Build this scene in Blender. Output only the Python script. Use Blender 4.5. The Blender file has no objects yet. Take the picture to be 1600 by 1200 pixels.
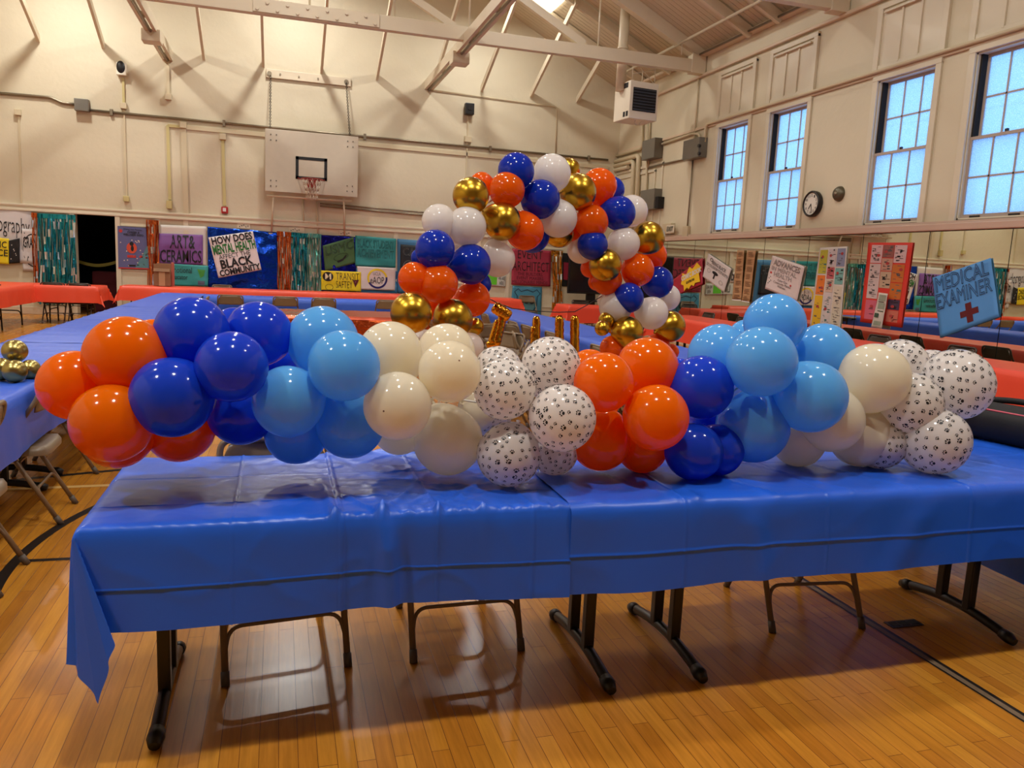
import bpy, bmesh, math, random
from mathutils import Vector, Matrix, noise
random.seed(7)
SC = bpy.context.scene
COL = SC.collection

# ------------------------------------------------------------------ camera
F = 1215.0
YAW, PIT, ROL = math.radians(16.85), math.radians(8.55), math.radians(2.7)
CAM = Vector((0, 0, 1.5))
_f = Vector((math.sin(YAW)*math.cos(PIT), math.cos(YAW)*math.cos(PIT), -math.sin(PIT)))
_r = Vector((math.cos(YAW), -math.sin(YAW), 0))
_u = _r.cross(_f)
RT = _r*math.cos(ROL) + _u*math.sin(ROL)
UP = -_r*math.sin(ROL) + _u*math.cos(ROL)
FW = _f
cd = bpy.data.cameras.new('camera'); cam = bpy.data.objects.new('camera', cd); COL.objects.link(cam)
cd.sensor_width = 36; cd.lens = F/1600*36; cd.clip_start = .05; cd.clip_end = 200
m = Matrix((RT, UP, -FW)).transposed().to_4x4(); m.translation = CAM
cam.matrix_world = m
SC.camera = cam

# ------------------------------------------------------------------ world, lights, exposure
XW, YW = 8.4, 19.2          # right wall, back wall
XL, YF = -7.4, -14.0         # left wall, wall behind the camera
ZE = 6.04                   # where roof meets the side walls
XR = .5                     # ridge
SLP = .49
W = bpy.data.worlds.new('world'); SC.world = W; W.use_nodes = True
wn = W.node_tree.nodes; wl = W.node_tree.links
bg = wn['Background']
tc = wn.new('ShaderNodeTexCoord'); sp = wn.new('ShaderNodeSeparateXYZ'); cr = wn.new('ShaderNodeValToRGB')
wl.new(tc.outputs['Generated'], sp.inputs[0]); wl.new(sp.outputs['Z'], cr.inputs[0]); wl.new(cr.outputs[0], bg.inputs[0])
cr.color_ramp.elements[0].position = .0; cr.color_ramp.elements[0].color = (.26, .50, 1.0, 1)
cr.color_ramp.elements[1].position = .5; cr.color_ramp.elements[1].color = (.34, .62, 1.0, 1)
bg.inputs[1].default_value = 2.2
SC.view_settings.view_transform = 'Standard'; SC.view_settings.look = 'None'
SC.view_settings.exposure = 0.10; SC.view_settings.gamma = 1.0
SC.view_settings.use_curve_mapping = False

def area(name, loc, power, size, color, down=True):
    l = bpy.data.lights.new(name, 'AREA'); l.shape = 'DISK'; l.size = size; l.energy = power; l.color = color
    o = bpy.data.objects.new(name, l); COL.objects.link(o); o.location = loc
    return o
LAMP_COL = (1.0, .985, .93)
for ly, pw in ((17.1, 142), (12.95, 78), (8.65, 80), (4.35, 84), (.85, 175)):
    for lx, k in ((-4.3, 1), (.3, 1), (4.6, .60)):
        area('ceiling_lamp_light', (lx, ly, 7.35 if abs(lx-.3) > 1 else 7.9), pw*k, .36, LAMP_COL)

def lin(c):
    return tuple(((v/255)/12.92 if v/255 <= .04045 else (((v/255)+.055)/1.055)**2.4) for v in c) + (1,)

# ------------------------------------------------------------------ pixel -> place on a real plane
def ray(px, py):
    return RT*((px-800)/F) - UP*((py-600)/F) + FW
def Pz(px, py, z):
    d = ray(px, py); return CAM + d*((z-CAM.z)/d.z)
def Py(px, py, y=YW):
    d = ray(px, py); return CAM + d*(y/d.y)
def Px(px, py, x=XW):
    d = ray(px, py); return CAM + d*(x/d.x)

# ------------------------------------------------------------------ materials
MATS = {}
def mat(name, col, rough=.5, metal=0, spec=.5, coat=0, emit=0, bump=None, vary=None, trans=0, alpha=1):
    if name in MATS: return MATS[name]
    m = bpy.data.materials.new(name); m.use_nodes = True
    nt = m.node_tree; n = nt.nodes; l = nt.links; b = n['Principled BSDF']
    c = lin(col)
    b.inputs['Base Color'].default_value = c
    b.inputs['Roughness'].default_value = rough; b.inputs['Metallic'].default_value = metal
    b.inputs['Specular IOR Level'].default_value = spec
    b.inputs['Coat Weight'].default_value = coat; b.inputs['Coat Roughness'].default_value = .08
    if emit:
        b.inputs['Emission Color'].default_value = c; b.inputs['Emission Strength'].default_value = emit
    t = None
    if bump or vary:
        t = n.new('ShaderNodeTexCoord')
    if vary:   # (scale, amount)
        nz = n.new('ShaderNodeTexNoise'); nz.inputs['Scale'].default_value = vary[0]; nz.inputs['Detail'].default_value = 5
        l.new(t.outputs['Object'], nz.inputs['Vector'])
        mx = n.new('ShaderNodeMix'); mx.data_type = 'RGBA'
        k = vary[1]
        mx.inputs['A'].default_value = tuple(v*(1-k) for v in c[:3])+(1,); mx.inputs['B'].default_value = tuple(min(1, v*(1+k)) for v in c[:3])+(1,)
        l.new(nz.outputs['Fac'], mx.inputs['Factor']); l.new(mx.outputs['Result'], b.inputs['Base Color'])
    if bump:   # (scale, strength, distance)
        nz = n.new('ShaderNodeTexNoise'); nz.inputs['Scale'].default_value = bump[0]; nz.inputs['Detail'].default_value = 4
        l.new(t.outputs['Object'], nz.inputs['Vector'])
        bp = n.new('ShaderNodeBump'); bp.inputs['Strength'].default_value = bump[1]; bp.inputs['Distance'].default_value = bump[2]
        l.new(nz.outputs['Fac'], bp.inputs['Height']); l.new(bp.outputs['Normal'], b.inputs['Normal'])
    MATS[name] = m
    return m

def latex(name, col, k=.42, rough=.11):
    """balloon rubber: glossy, a little light passes through"""
    m = mat(name, col, rough=rough, spec=.45, coat=.25, vary=(2.2, .04))
    b = m.node_tree.nodes['Principled BSDF']
    b.inputs['Coat Roughness'].default_value = .04
    nt = m.node_tree; out = nt.nodes['Material Output']; tlb = nt.nodes.new('ShaderNodeBsdfTranslucent'); tlb.inputs[0].default_value = lin(col)
    mxs = nt.nodes.new('ShaderNodeMixShader'); mxs.inputs[0].default_value = k
    nt.links.new(b.outputs[0], mxs.inputs[1]); nt.links.new(tlb.outputs[0], mxs.inputs[2]); nt.links.new(mxs.outputs[0], out.inputs[0])
    return m

wall_m = mat('cream_wall_paint', (212, 201, 174), rough=.55, bump=(9, .35, .012), vary=(.9, .07))
wain_m = mat('cream_gloss_paint', (216, 206, 182), rough=.38, bump=(14, .2, .004), vary=(1.3, .05))
trim_m = mat('cream_trim_paint', (214, 194, 168), rough=.4, bump=(20, .15, .003))
mauve_m = mat('ledge_paint', (205, 178, 160), rough=.35, vary=(3, .08))
beam_m = mat('beam_paint', (214, 200, 174), rough=.42, bump=(16, .2, .004), vary=(2.5, .06))
race_m = mat('raceway_paint', (206, 192, 160), rough=.45)
race_y = mat('yellowed_raceway', (200, 186, 128), rough=.45)
cond_m = mat('galvanised_conduit', (140, 128, 108), rough=.35, metal=.6)
grey_m = mat('grey_enamel', (112, 108, 98), rough=.4, vary=(6, .08))
dark_m = mat('dark_gap', (26, 22, 20), rough=.8)
black_m = mat('black_enamel', (18, 16, 17), rough=.35)
blackp = mat('black_plastic', (14, 14, 16), rough=.4)
chair_m = mat('tan_enamel_steel', (128, 108, 84), rough=.35, spec=.5, vary=(8, .06))
chair_d = mat('dark_brown_enamel', (62, 50, 42), rough=.35)
rubber_m = mat('rubber_tip', (92, 80, 68), rough=.6)
white_m = mat('white_paper', (222, 214, 210), rough=.6)
ink = mat('black_ink', (18, 17, 20), rough=.5)

# ------------------------------------------------------------------ objects
def link(name, bm, material, parent=None, smooth=False, recalc=True):
    me = bpy.data.meshes.new(name)
    if recalc: bmesh.ops.recalc_face_normals(bm, faces=bm.faces)
    bm.to_mesh(me); bm.free()
    o = bpy.data.objects.new(name, me); COL.objects.link(o)
    for mm in (material if isinstance(material, (list, tuple)) else [material]): me.materials.append(mm)
    if smooth:
        for p in me.polygons: p.use_smooth = True
    if parent: o.parent = parent
    return o
def tag(o, label, cat, group=None, kind=None):
    o['label'] = label; o['category'] = cat
    if group: o['group'] = group
    if kind: o['kind'] = kind
    return o
def struct(o):
    o['kind'] = 'structure'; return o
def empty(name, loc=(0, 0, 0), rz=0):
    o = bpy.data.objects.new(name, None); COL.objects.link(o); o.location = loc; o.rotation_euler = (0, 0, rz)
    o.empty_display_size = .1
    return o
def copy_tree(o, parent=None):
    c = o.copy(); COL.objects.link(c)
    if parent: c.parent = parent
    for ch in list(o.children): copy_tree(ch, c)
    return c

def BM(): return bmesh.new()
def box(bm, x0, x1, y0, y1, z0, z1, mi=0, M=None):
    co = [(x, y, z) for x in (x0, x1) for y in (y0, y1) for z in (z0, z1)]
    v = [bm.verts.new(M @ Vector(c) if M else c) for c in co]
    fs = [(0, 1, 3, 2), (4, 6, 7, 5), (0, 4, 5, 1), (2, 3, 7, 6), (0, 2, 6, 4), (1, 5, 7, 3)]
    for f in fs:
        fc = bm.faces.new([v[i] for i in f]); fc.material_index = mi
    return v
def rbox(bm, x0, x1, y0, y1, z0, z1, r=.006, M=None, seg=2):
    b2 = bmesh.new(); box(b2, x0, x1, y0, y1, z0, z1)
    bmesh.ops.bevel(b2, geom=b2.edges[:], offset=r, segments=seg, affect='EDGES', profile=.6)
    merge(bm, b2, M)
def merge(bm, b2, M=None):
    mp = {}
    for v in b2.verts: mp[v] = bm.verts.new(M @ v.co if M else v.co)
    for f in b2.faces:
        try:
            nf = bm.faces.new([mp[v] for v in f.verts]); nf.material_index = f.material_index
        except ValueError: pass
    b2.free()
def beam(bm, a, b, w, h, up=Vector((0, 0, 1)), mi=0):
    """rectangular bar from a to b, w across, h along up"""
    a, b = Vector(a), Vector(b); d = (b-a).normalized()
    s = d.cross(up)
    if s.length < 1e-4: s = d.cross(Vector((1, 0, 0)))
    s.normalize(); t = s.cross(d).normalized()
    vs = []
    for p in (a, b):
        for i, j in ((-1, -1), (1, -1), (1, 1), (-1, 1)):
            vs.append(bm.verts.new(p + s*(w/2*i) + t*(h/2*j)))
    for f in ((0, 1, 2, 3), (7, 6, 5, 4), (0, 4, 5, 1), (1, 5, 6, 2), (2, 6, 7, 3), (3, 7, 4, 0)):
        bm.faces.new([vs[i] for i in f]).material_index = mi
def tube(bm, pts, r, n=10, cap=True, closed=False, mi=0, rs=None):
    pts = [Vector(p) for p in pts]
    q = [pts[0]]
    for p in pts[1:]:
        if (p-q[-1]).length > 1e-6: q.append(p)
    pts = q
    if len(pts) < 2: return
    rings = []; prev = None
    N = len(pts)
    for i, p in enumerate(pts):
        if closed: d = pts[(i+1) % N]-pts[i-1]
        elif i == 0: d = pts[1]-p
        elif i == N-1: d = p-pts[-2]
        else: d = (pts[i+1]-p).normalized()+(p-pts[i-1]).normalized()
        d.normalize()
        if prev is None:
            a = Vector((0, 0, 1)) if abs(d.z) < .9 else Vector((1, 0, 0))
            s = d.cross(a).normalized()
        else:
            s = (prev - d*prev.dot(d)).normalized()
        prev = s; t = d.cross(s)
        rr = rs[i] if rs else r
        rings.append([bm.verts.new(p + s*(rr*math.cos(k*2*math.pi/n)) + t*(rr*math.sin(k*2*math.pi/n))) for k in range(n)])
    rng = range(N if closed else N-1)
    for i in rng:
        A, B = rings[i], rings[(i+1) % N]
        for k in range(n):
            f = bm.faces.new((A[k], A[(k+1) % n], B[(k+1) % n], B[k])); f.smooth = True; f.material_index = mi
    if cap and not closed:
        bm.faces.new(rings[0][::-1]).material_index = mi; bm.faces.new(rings[-1]).material_index = mi
def fillet(pts, rad, n=5):
    """round the corners of a polyline"""
    pts = [Vector(p) for p in pts]; out = [pts[0]]
    for i in range(1, len(pts)-1):
        a, b, c = pts[i-1], pts[i], pts[i+1]
        r = min(rad, (a-b).length*.48, (c-b).length*.48)
        p, q = b+(a-b).normalized()*r, b+(c-b).normalized()*r
        for k in range(n+1):
            t = k/n; out.append(p*(1-t)**2 + b*2*t*(1-t) + q*t*t)
    out.append(pts[-1]); return out
def cyl(bm, c, axis, r, h, n=24, mi=0):
    c = Vector(c); axis = Vector(axis).normalized()
    tube(bm, [c-axis*(h/2), c+axis*(h/2)], r, n, mi=mi)
def lathe(bm, prof, n=24, M=None, mi=0):
    """profile [(r,z)] turned about z"""
    rings = []
    for r, z in prof:
        if r < 1e-6: rings.append([bm.verts.new((M @ Vector((0, 0, z))) if M else (0, 0, z))])
        else:
            rings.append([bm.verts.new((M @ Vector((r*math.cos(k*2*math.pi/n), r*math.sin(k*2*math.pi/n), z))) if M else (r*math.cos(k*2*math.pi/n), r*math.sin(k*2*math.pi/n), z)) for k in range(n)])
    for A, B in zip(rings, rings[1:]):
        for k in range(n):
            k2 = (k+1) % n
            vs = [A[k], A[k2], B[k2], B[k]] if len(A) > 1 and len(B) > 1 else ([A[0], B[k2], B[k]] if len(A) == 1 else [A[k], A[k2], B[0]])
            f = bm.faces.new(vs); f.smooth = True; f.material_index = mi

# ------------------------------------------------------------------ the room
def floor_material():
    m = bpy.data.materials.new('maple_floor'); m.use_nodes = True
    nt = m.node_tree; n = nt.nodes; l = nt.links; b = n['Principled BSDF']
    t = n.new('ShaderNodeTexCoord')
    mp = n.new('ShaderNodeMapping'); mp.inputs['Rotation'].default_value = (0, 0, math.pi/2)
    l.new(t.outputs['Object'], mp.inputs[0])
    br = n.new('ShaderNodeTexBrick'); br.offset = .37; br.offset_frequency = 2
    br.inputs['Color1'].default_value = lin((196, 132, 42)); br.inputs['Color2'].default_value = lin((178, 112, 32))
    br.inputs['Mortar'].default_value = lin((96, 52, 22)); br.inputs['Scale'].default_value = 1
    br.inputs['Mortar Size'].default_value = .0011; br.inputs['Mortar Smooth'].default_value = .3; br.inputs['Bias'].default_value = 0
    br.inputs['Brick Width'].default_value = .92; br.inputs['Row Height'].default_value = .057
    l.new(mp.outputs[0], br.inputs['Vector'])
    mp2 = n.new('ShaderNodeMapping'); mp2.inputs['Scale'].default_value = (34, 2.2, 1)
    l.new(t.outputs['Object'], mp2.inputs[0])
    nz = n.new('ShaderNodeTexNoise'); nz.inputs['Scale'].default_value = 1.6; nz.inputs['Detail'].default_value = 7; nz.inputs['Roughness'].default_value = .62
    l.new(mp2.outputs[0], nz.inputs['Vector'])
    mx = n.new('ShaderNodeMix'); mx.data_type = 'RGBA'; mx.blend_type = 'OVERLAY'; mx.inputs['Factor'].default_value = .45
    l.new(br.outputs['Color'], mx.inputs['A']); l.new(nz.outputs['Fac'], mx.inputs['B'])
    nz2 = n.new('ShaderNodeTexNoise'); nz2.inputs['Scale'].default_value = .8; nz2.inputs['Detail'].default_value = 3
    l.new(t.outputs['Object'], nz2.inputs['Vector'])
    mx2 = n.new('ShaderNodeMix'); mx2.data_type = 'RGBA'; mx2.blend_type = 'SOFT_LIGHT'; mx2.inputs['Factor'].default_value = .5
    l.new(mx.outputs['Result'], mx2.inputs['A']); l.new(nz2.outputs['Fac'], mx2.inputs['B'])
    l.new(mx2.outputs['Result'], b.inputs['Base Color'])
    # worn varnish: scratches change the gloss
    mp3 = n.new('ShaderNodeMapping'); mp3.inputs['Scale'].default_value = (1, 1, 1); mp3.inputs['Rotation'].default_value = (0, 0, .6)
    l.new(t.outputs['Object'], mp3.inputs[0])
    vo = n.new('ShaderNodeTexVoronoi'); vo.feature = 'DISTANCE_TO_EDGE'; vo.inputs['Scale'].default_value = 26
    l.new(mp3.outputs[0], vo.inputs['Vector'])
    cr = n.new('ShaderNodeValToRGB'); cr.color_ramp.elements[0].position = 0; cr.color_ramp.elements[0].color = (.2, .2, .2, 1)
    cr.color_ramp.elements[1].position = .035; cr.color_ramp.elements[1].color = (.2, .2, .2, 1)
    l.new(vo.outputs['Distance'], cr.inputs[0])
    ad = n.new('ShaderNodeMath'); ad.operation = 'MULTIPLY_ADD'; l.new(nz2.outputs['Fac'], ad.inputs[0]); ad.inputs[1].default_value = .12
    l.new(cr.outputs[0], ad.inputs[2]); l.new(ad.outputs[0], b.inputs['Roughness'])
    bp = n.new('ShaderNodeBump'); bp.inputs['Strength'].default_value = .35; bp.inputs['Distance'].default_value = .002
    ad2 = n.new('ShaderNodeMath'); ad2.operation = 'MULTIPLY_ADD'; l.new(nz.outputs['Fac'], ad2.inputs[0]); ad2.inputs[1].default_value = .35
    inv = n.new('ShaderNodeMath'); inv.operation = 'MULTIPLY'; inv.inputs[1].default_value = -1; l.new(br.outputs['Fac'], inv.inputs[0])
    l.new(inv.outputs[0], ad2.inputs[2]); l.new(ad2.outputs[0], bp.inputs['Height']); l.new(bp.outputs['Normal'], b.inputs['Normal'])
    b.inputs['Specular IOR Level'].default_value = .5
    return m
bm = BM(); box(bm, XL-.2, XW+.2, YF-.2, YW+4.5, -.12, 0)
struct(link('floor', bm, floor_material()))

def gable(x): return ZE + SLP*(min(x-XL, XW-x))
# back wall with the door opening on the left
dx0, dx1 = Py(119, 400).x, Py(181.5, 400).x
dz = Py(150, 336).z
cx0, cx1 = Py(58, 400).x, dx0
def wall_x(name, y0, y1, holes):
    """wall across x at y0..y1, holes = [(x0,x1,z0,z1)] sorted, gable top"""
    bm = BM(); xs = XL
    def col(a, b, z0, z1=None):
        za, zb = (gable(a), gable(b)) if z1 is None else (z1, z1)
        pts = [(a, y0, z0), (b, y0, z0), (b, y0, zb), (a, y0, za), (a, y1, z0), (b, y1, z0), (b, y1, zb), (a, y1, za)]
        v = [bm.verts.new(p) for p in pts]
        for f in ((0, 1, 2, 3), (5, 4, 7, 6), (0, 4, 5, 1), (3, 2, 6, 7), (1, 5, 6, 2), (4, 0, 3, 7)): bm.faces.new([v[i] for i in f])
    mid = (XL+XW)/2
    cuts = [XL] + [h[0] for h in holes] + [h[1] for h in holes] + [mid, XW]; cuts = sorted(set(cuts))
    for a, b in zip(cuts, cuts[1:]):
        h = [q for q in holes if a >= q[0]-1e-6 and b <= q[1]+1e-6]
        if h: col(a, b, h[0][3])
        else: col(a, b, 0)
    return struct(link(name, bm, wall_m))
wall_x('wall_back', YW, YW+.22, [(dx0, dx1, 0, dz)])
wall_x('wall_front', YF-.2, YF, [])
bm = BM(); box(bm, XL-.2, XL, YF, YW, 0, ZE); struct(link('wall_left', bm, wall_m))
# dim room behind the door opening, its darkness put into the navy colour
navy = mat('dark_navy_shade', (14, 16, 34), rough=.8)
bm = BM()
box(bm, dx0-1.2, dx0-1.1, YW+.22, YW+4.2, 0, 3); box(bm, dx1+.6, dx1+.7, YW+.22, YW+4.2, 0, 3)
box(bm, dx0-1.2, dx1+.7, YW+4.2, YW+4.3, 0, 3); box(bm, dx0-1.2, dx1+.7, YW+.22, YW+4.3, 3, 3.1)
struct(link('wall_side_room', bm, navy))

# right wall with its windows
WIN = [(13.25, 14.28), (11.53, 12.57), (8.87, 9.93), (7.17, 8.24)]
WZ0, WZ1, WZM = 2.37, 4.43, 3.385
bm = BM()
cuts = sorted([YF, YW] + [a for w in WIN for a in w])
for a, b in zip(cuts, cuts[1:]):
    if any(abs(a-w[0]) < 1e-6 for w in WIN):
        box(bm, XW, XW+.25, a, b, 0, WZ0); box(bm, XW, XW+.25, a, b, WZ1, ZE)
    else: box(bm, XW, XW+.25, a, b, 0, ZE)
struct(link('wall_right', bm, wall_m))
# roof, boarded on the inside
def board_mat():
    m = mat('ceiling_boards', (206, 190, 160), rough=.5, vary=(2, .05))
    nt = m.node_tree; n = nt.nodes; l = nt.links; b = n['Principled BSDF']
    t = n.new('ShaderNodeTexCoord'); wv = n.new('ShaderNodeTexWave'); wv.wave_type = 'BANDS'; wv.bands_direction = 'Y'
    wv.inputs['Scale'].default_value = 2.2
    l.new(t.outputs['Object'], wv.inputs[0])
    cr = n.new('ShaderNodeValToRGB'); cr.color_ramp.elements[0].position = 0; cr.color_ramp.elements[1].position = .05
    l.new(wv.outputs['Fac'], cr.inputs[0])
    bp = n.new('ShaderNodeBump'); bp.inputs['Strength'].default_value = .9; bp.inputs['Distance'].default_value = .02
    l.new(cr.outputs[0], bp.inputs['Height']); l.new(bp.outputs['Normal'], b.inputs['Normal'])
    return m
mid = (XL+XW)/2; zr = gable(mid)
bm = BM()
for xa, xb in ((XL-.3, mid), (mid, XW+.3)):
    za = ZE-.3*SLP if xa < mid-.1 else zr; zb = zr if xa < mid-.1 else ZE-.3*SLP
    v = [bm.verts.new(p) for p in [(xa, YF-.2, za), (xb, YF-.2, zb), (xb, YW+.2, zb), (xa, YW+.2, za), (xa, YF-.2, za+.15), (xb, YF-.2, zb+.15), (xb, YW+.2, zb+.15), (xa, YW+.2, za+.15)]]
    for f in ((0, 1, 2, 3), (7, 6, 5, 4), (0, 4, 5, 1), (1, 5, 6, 2), (2, 6, 7, 3), (3, 7, 4, 0)): bm.faces.new([v[i] for i in f])
struct(link('ceiling', bm, board_mat()))
# deep ledge under the windows, cove moulding high up, picture rail, baseboards
bm = BM(); rbox(bm, XW-.10, XW, YF, YW-.06, 2.235, 2.325, .012); box(bm, XW-.05, XW, YF, YW-.06, 2.325, 2.36)
struct(link('trim_1', bm, mauve_m))
bm = BM(); rbox(bm, XW-.07, XW, YF, YW, 5.56, 5.62, .02); rbox(bm, XW-.16, XW, YF, YW, ZE-.09, ZE-.02, .02); struct(link('trim_2', bm, trim_m))
bm = BM(); rbox(bm, XW-.035, XW, YF, YW-.05, 4.50, 4.56, .01); struct(link('trim_3', bm, trim_m))
zA = Py(0, 316).z; zB = Py(120, 333).z
bm = BM(); rbox(bm, XL, XW-.11, YW-.05, YW, zA-.05, zA, .012); box(bm, XL, XW-.11, YW-.03, YW, zB, zA-.05); rbox(bm, XL, XW-.11, YW-.055, YW, zB-.02, zB+.03, .01)
struct(link('trim_4', bm, wain_m))
for nm, a, b in (('baseboard_back', XL, dx0-.12), ('baseboard_back', dx1+.12, XW-.06)):
    bm = BM(); rbox(bm, a, b, YW-.03, YW, 0, .16, .008); struct(link(nm, bm, trim_m))
bm = BM(); rbox(bm, XW-.03, XW, YF, YW-.04, 0, .10, .008); struct(link('baseboard_right', bm, trim_m))
# stiles and panel mouldings of the wainscot
bm = BM()
for px in (247, 291, 472, 618, 748, 795):
    x = Py(px, 380).x; box(bm, x-.05, x+.05, YW-.03, YW, .16, zB-.02)
for a, b in ((185, 236), (300, 460), (480, 610), (628, 740), (800, 880)):
    x0, x1 = Py(a, 380).x, Py(b, 380).x
    for z in (.5, 1.02, zB-.22): box(bm, x0, x1, YW-.022, YW, z, z+.025)
struct(link('trim_5', bm, wain_m))
# frames of the door opening
bm = BM()
for x in (dx0-.10, dx1): rbox(bm, x, x+.10, YW-.045, YW+.02, 0, dz, .008)
rbox(bm, dx0-.1, dx1+.1, YW-.045, YW+.02, dz, dz+.07, .008)
struct(link('trim_6', bm, wain_m))

# windows
glass = bpy.data.materials.new('frosted_glass'); glass.use_nodes = True
nt = glass.node_tree; nt.nodes.clear()
out = nt.nodes.new('ShaderNodeOutputMaterial'); mxa = nt.nodes.new('ShaderNodeMixShader'); mxb = nt.nodes.new('ShaderNodeMixShader')
tl = nt.nodes.new('ShaderNodeBsdfTranslucent'); tr = nt.nodes.new('ShaderNodeBsdfTransparent'); gl = nt.nodes.new('ShaderNodeBsdfGlossy')
tl.inputs[0].default_value = (.85, .93, 1, 1); tr.inputs[0].default_value = (.8, .9, 1, 1); gl.inputs['Roughness'].default_value = .25
tcg = nt.nodes.new('ShaderNodeTexCoord'); vg = nt.nodes.new('ShaderNodeTexVoronoi'); vg.inputs['Scale'].default_value = 70
nt.links.new(tcg.outputs['Object'], vg.inputs['Vector'])
bpg = nt.nodes.new('ShaderNodeBump'); bpg.inputs['Strength'].default_value = .8; bpg.inputs['Distance'].default_value = .01
nt.links.new(vg.outputs['Distance'], bpg.inputs['Height']); nt.links.new(bpg.outputs[0], gl.inputs['Normal']); nt.links.new(bpg.outputs[0], tl.inputs['Normal'])
crg = nt.nodes.new('ShaderNodeValToRGB'); crg.color_ramp.elements[0].color = (.30, .30, .30, 1); crg.color_ramp.elements[1].color = (.85, .85, .85, 1)
crg.color_ramp.elements[1].position = .6
nt.links.new(vg.outputs['Distance'], crg.inputs[0]); nt.links.new(crg.outputs[0], mxa.inputs[0])
nt.links.new(tr.outputs[0], mxa.inputs[1]); nt.links.new(tl.outputs[0], mxa.inputs[2])
mxb.inputs[0].default_value = .08; nt.links.new(mxa.outputs[0], mxb.inputs[1]); nt.links.new(gl.outputs[0], mxb.inputs[2]); nt.links.new(mxb.outputs[0], out.inputs[0])
sash_m = mat('sash_paint', (176, 160, 148), rough=.4)
for i, (a, b) in enumerate(WIN):
    t = struct(empty('window_%d' % (i+1), (XW, (a+b)/2, WZ0)))
    hw = (b-a)/2; H = WZ1-WZ0; zm = WZM-WZ0
    bm = BM()
    for s in (-1, 1): rbox(bm, -.035, .0, s*(hw+.05)-.05, s*(hw+.05)+.05, -.02, H+.02, .006)
    rbox(bm, -.04, 0, -hw-.1, hw+.1, H+.0, H+.07, .006)
    for s in (-1, 1): box(bm, .0, .2, s*hw-.02, s*hw+.02, 0, H)
    box(bm, 0, .22, -hw, hw, H-.02, H); box(bm, 0, .25, -hw, hw, -.01, .02)
    link('window_frame', bm, wain_m, t)
    bm = BM(); box(bm, .04, .13, hw-.05, hw-.021, zm, H-.02); link('sash_track', bm, dark_m, t)
    for nm, x, z0, z1 in (('lower_sash', .05, .02, zm+.02), ('upper_sash', .12, zm-.02, H-.02)):
        bm = BM(); y0, y1 = -hw+.02, hw-.02-(.05 if nm == 'upper_sash' else 0)
        box(bm, x-.015, x+.02, y0, y0+.035, z0, z1); box(bm, x-.015, x+.02, y1-.035, y1, z0, z1)
        box(bm, x-.018, x+.02, y0, y1, z0, z0+.045); box(bm, x-.018, x+.02, y0, y1, z1-.04, z1)
        for k in (1, 2):
            yy = y0+(y1-y0)*k/3; box(bm, x-.01, x+.012, yy-.011, yy+.011, z0, z1)
        zz = (z0+z1)/2; box(bm, x-.01, x+.012, y0, y1, zz-.011, zz+.011)
        sh = link(nm, bm, sash_m, t)
        bm = BM(); box(bm, x+.0, x+.004, y0+.01, y1-.01, z0+.01, z1-.01); link('pane', bm, glass, sh)
        if nm == 'lower_sash':
            bm = BM()
            for yy in (-.28, .28): rbox(bm, x-.045, x-.018, yy-.07, yy+.07, .05-.03, .05-.005, .004)
            link('sash_handle', bm, black_m, sh)
            bm = BM(); rbox(bm, x-.02, x+.01, -.02, .02, z1, z1+.035, .004); link('sash_lock', bm, black_m, sh)
    # boarded panel over the window
    bm = BM(); box(bm, -.02, 0, -hw-.1, hw+.1, H+.14, H+1.05)
    for s in (-1, 1): rbox(bm, -.05, -.0, s*(hw+.08)-.05, s*(hw+.08)+.05, H+.14, H+1.05, .006)
    rbox(bm, -.052, 0, -hw-.13, hw+.13, H+1.0, H+1.08, .006); rbox(bm, -.04, 0, -hw-.03, hw+.03, H+.14, H+.22, .006)
    for s in (-1, 1):
        box(bm, -.045, 0, s*hw*.33-.015, s*hw*.33+.015, H+.2, H+.93)
    box(bm, -.075, -.02, -hw+.02, hw-.02, H+.93, H+.955)
    link('transom_panel', bm, wain_m, t)
bm = BM(); pts = [Px(1380, 199, XW+.7), Px(1453, 186, XW+.7)]; d = pts[1]-pts[0]
tube(bm, [pts[0]-d*6, pts[1]+d*4], .018, 8)
tag(link('power_cable', bm, black_m), 'dark cable running level outside behind the frosted window panes', 'cable')

# mirrors along the right wall
mir = mat('mirror_glass', (222, 226, 212), rough=.0, metal=1)
S0 = [17.3, 16.08, 14.84, 13.60, 12.35, 11.11, 9.86, 8.61, 7.36, 6.11, 4.86, 3.61]
for k in range(len(S0)-1):
    bm = BM(); box(bm, XW-.032, XW-.012, S0[k+1]+.006, S0[k]-.006, .11, 2.225)
    pos = ['nearest the room corner', 'behind the comic book sign', 'behind the tilted tree drawing sign', 'behind the brown note strips',
           'below the wall clock', 'behind the white framed leaflet strips', 'behind the red framed leaflet board', 'just left of the blue medical sign', 'behind the blue medical sign', 'at the right edge of the photo', 'past the right edge, nearest the camera'][k]
    tag(link('mirror_panel', bm, mir), 'tall frameless wall mirror panel, ' + pos, 'mirror', 'mirror panels along the window wall')
bm = BM(); box(bm, XW-.011, XW-.001, 3.6, 17.31, .10, 2.232); struct(link('trim_7', bm, dark_m))

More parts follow.
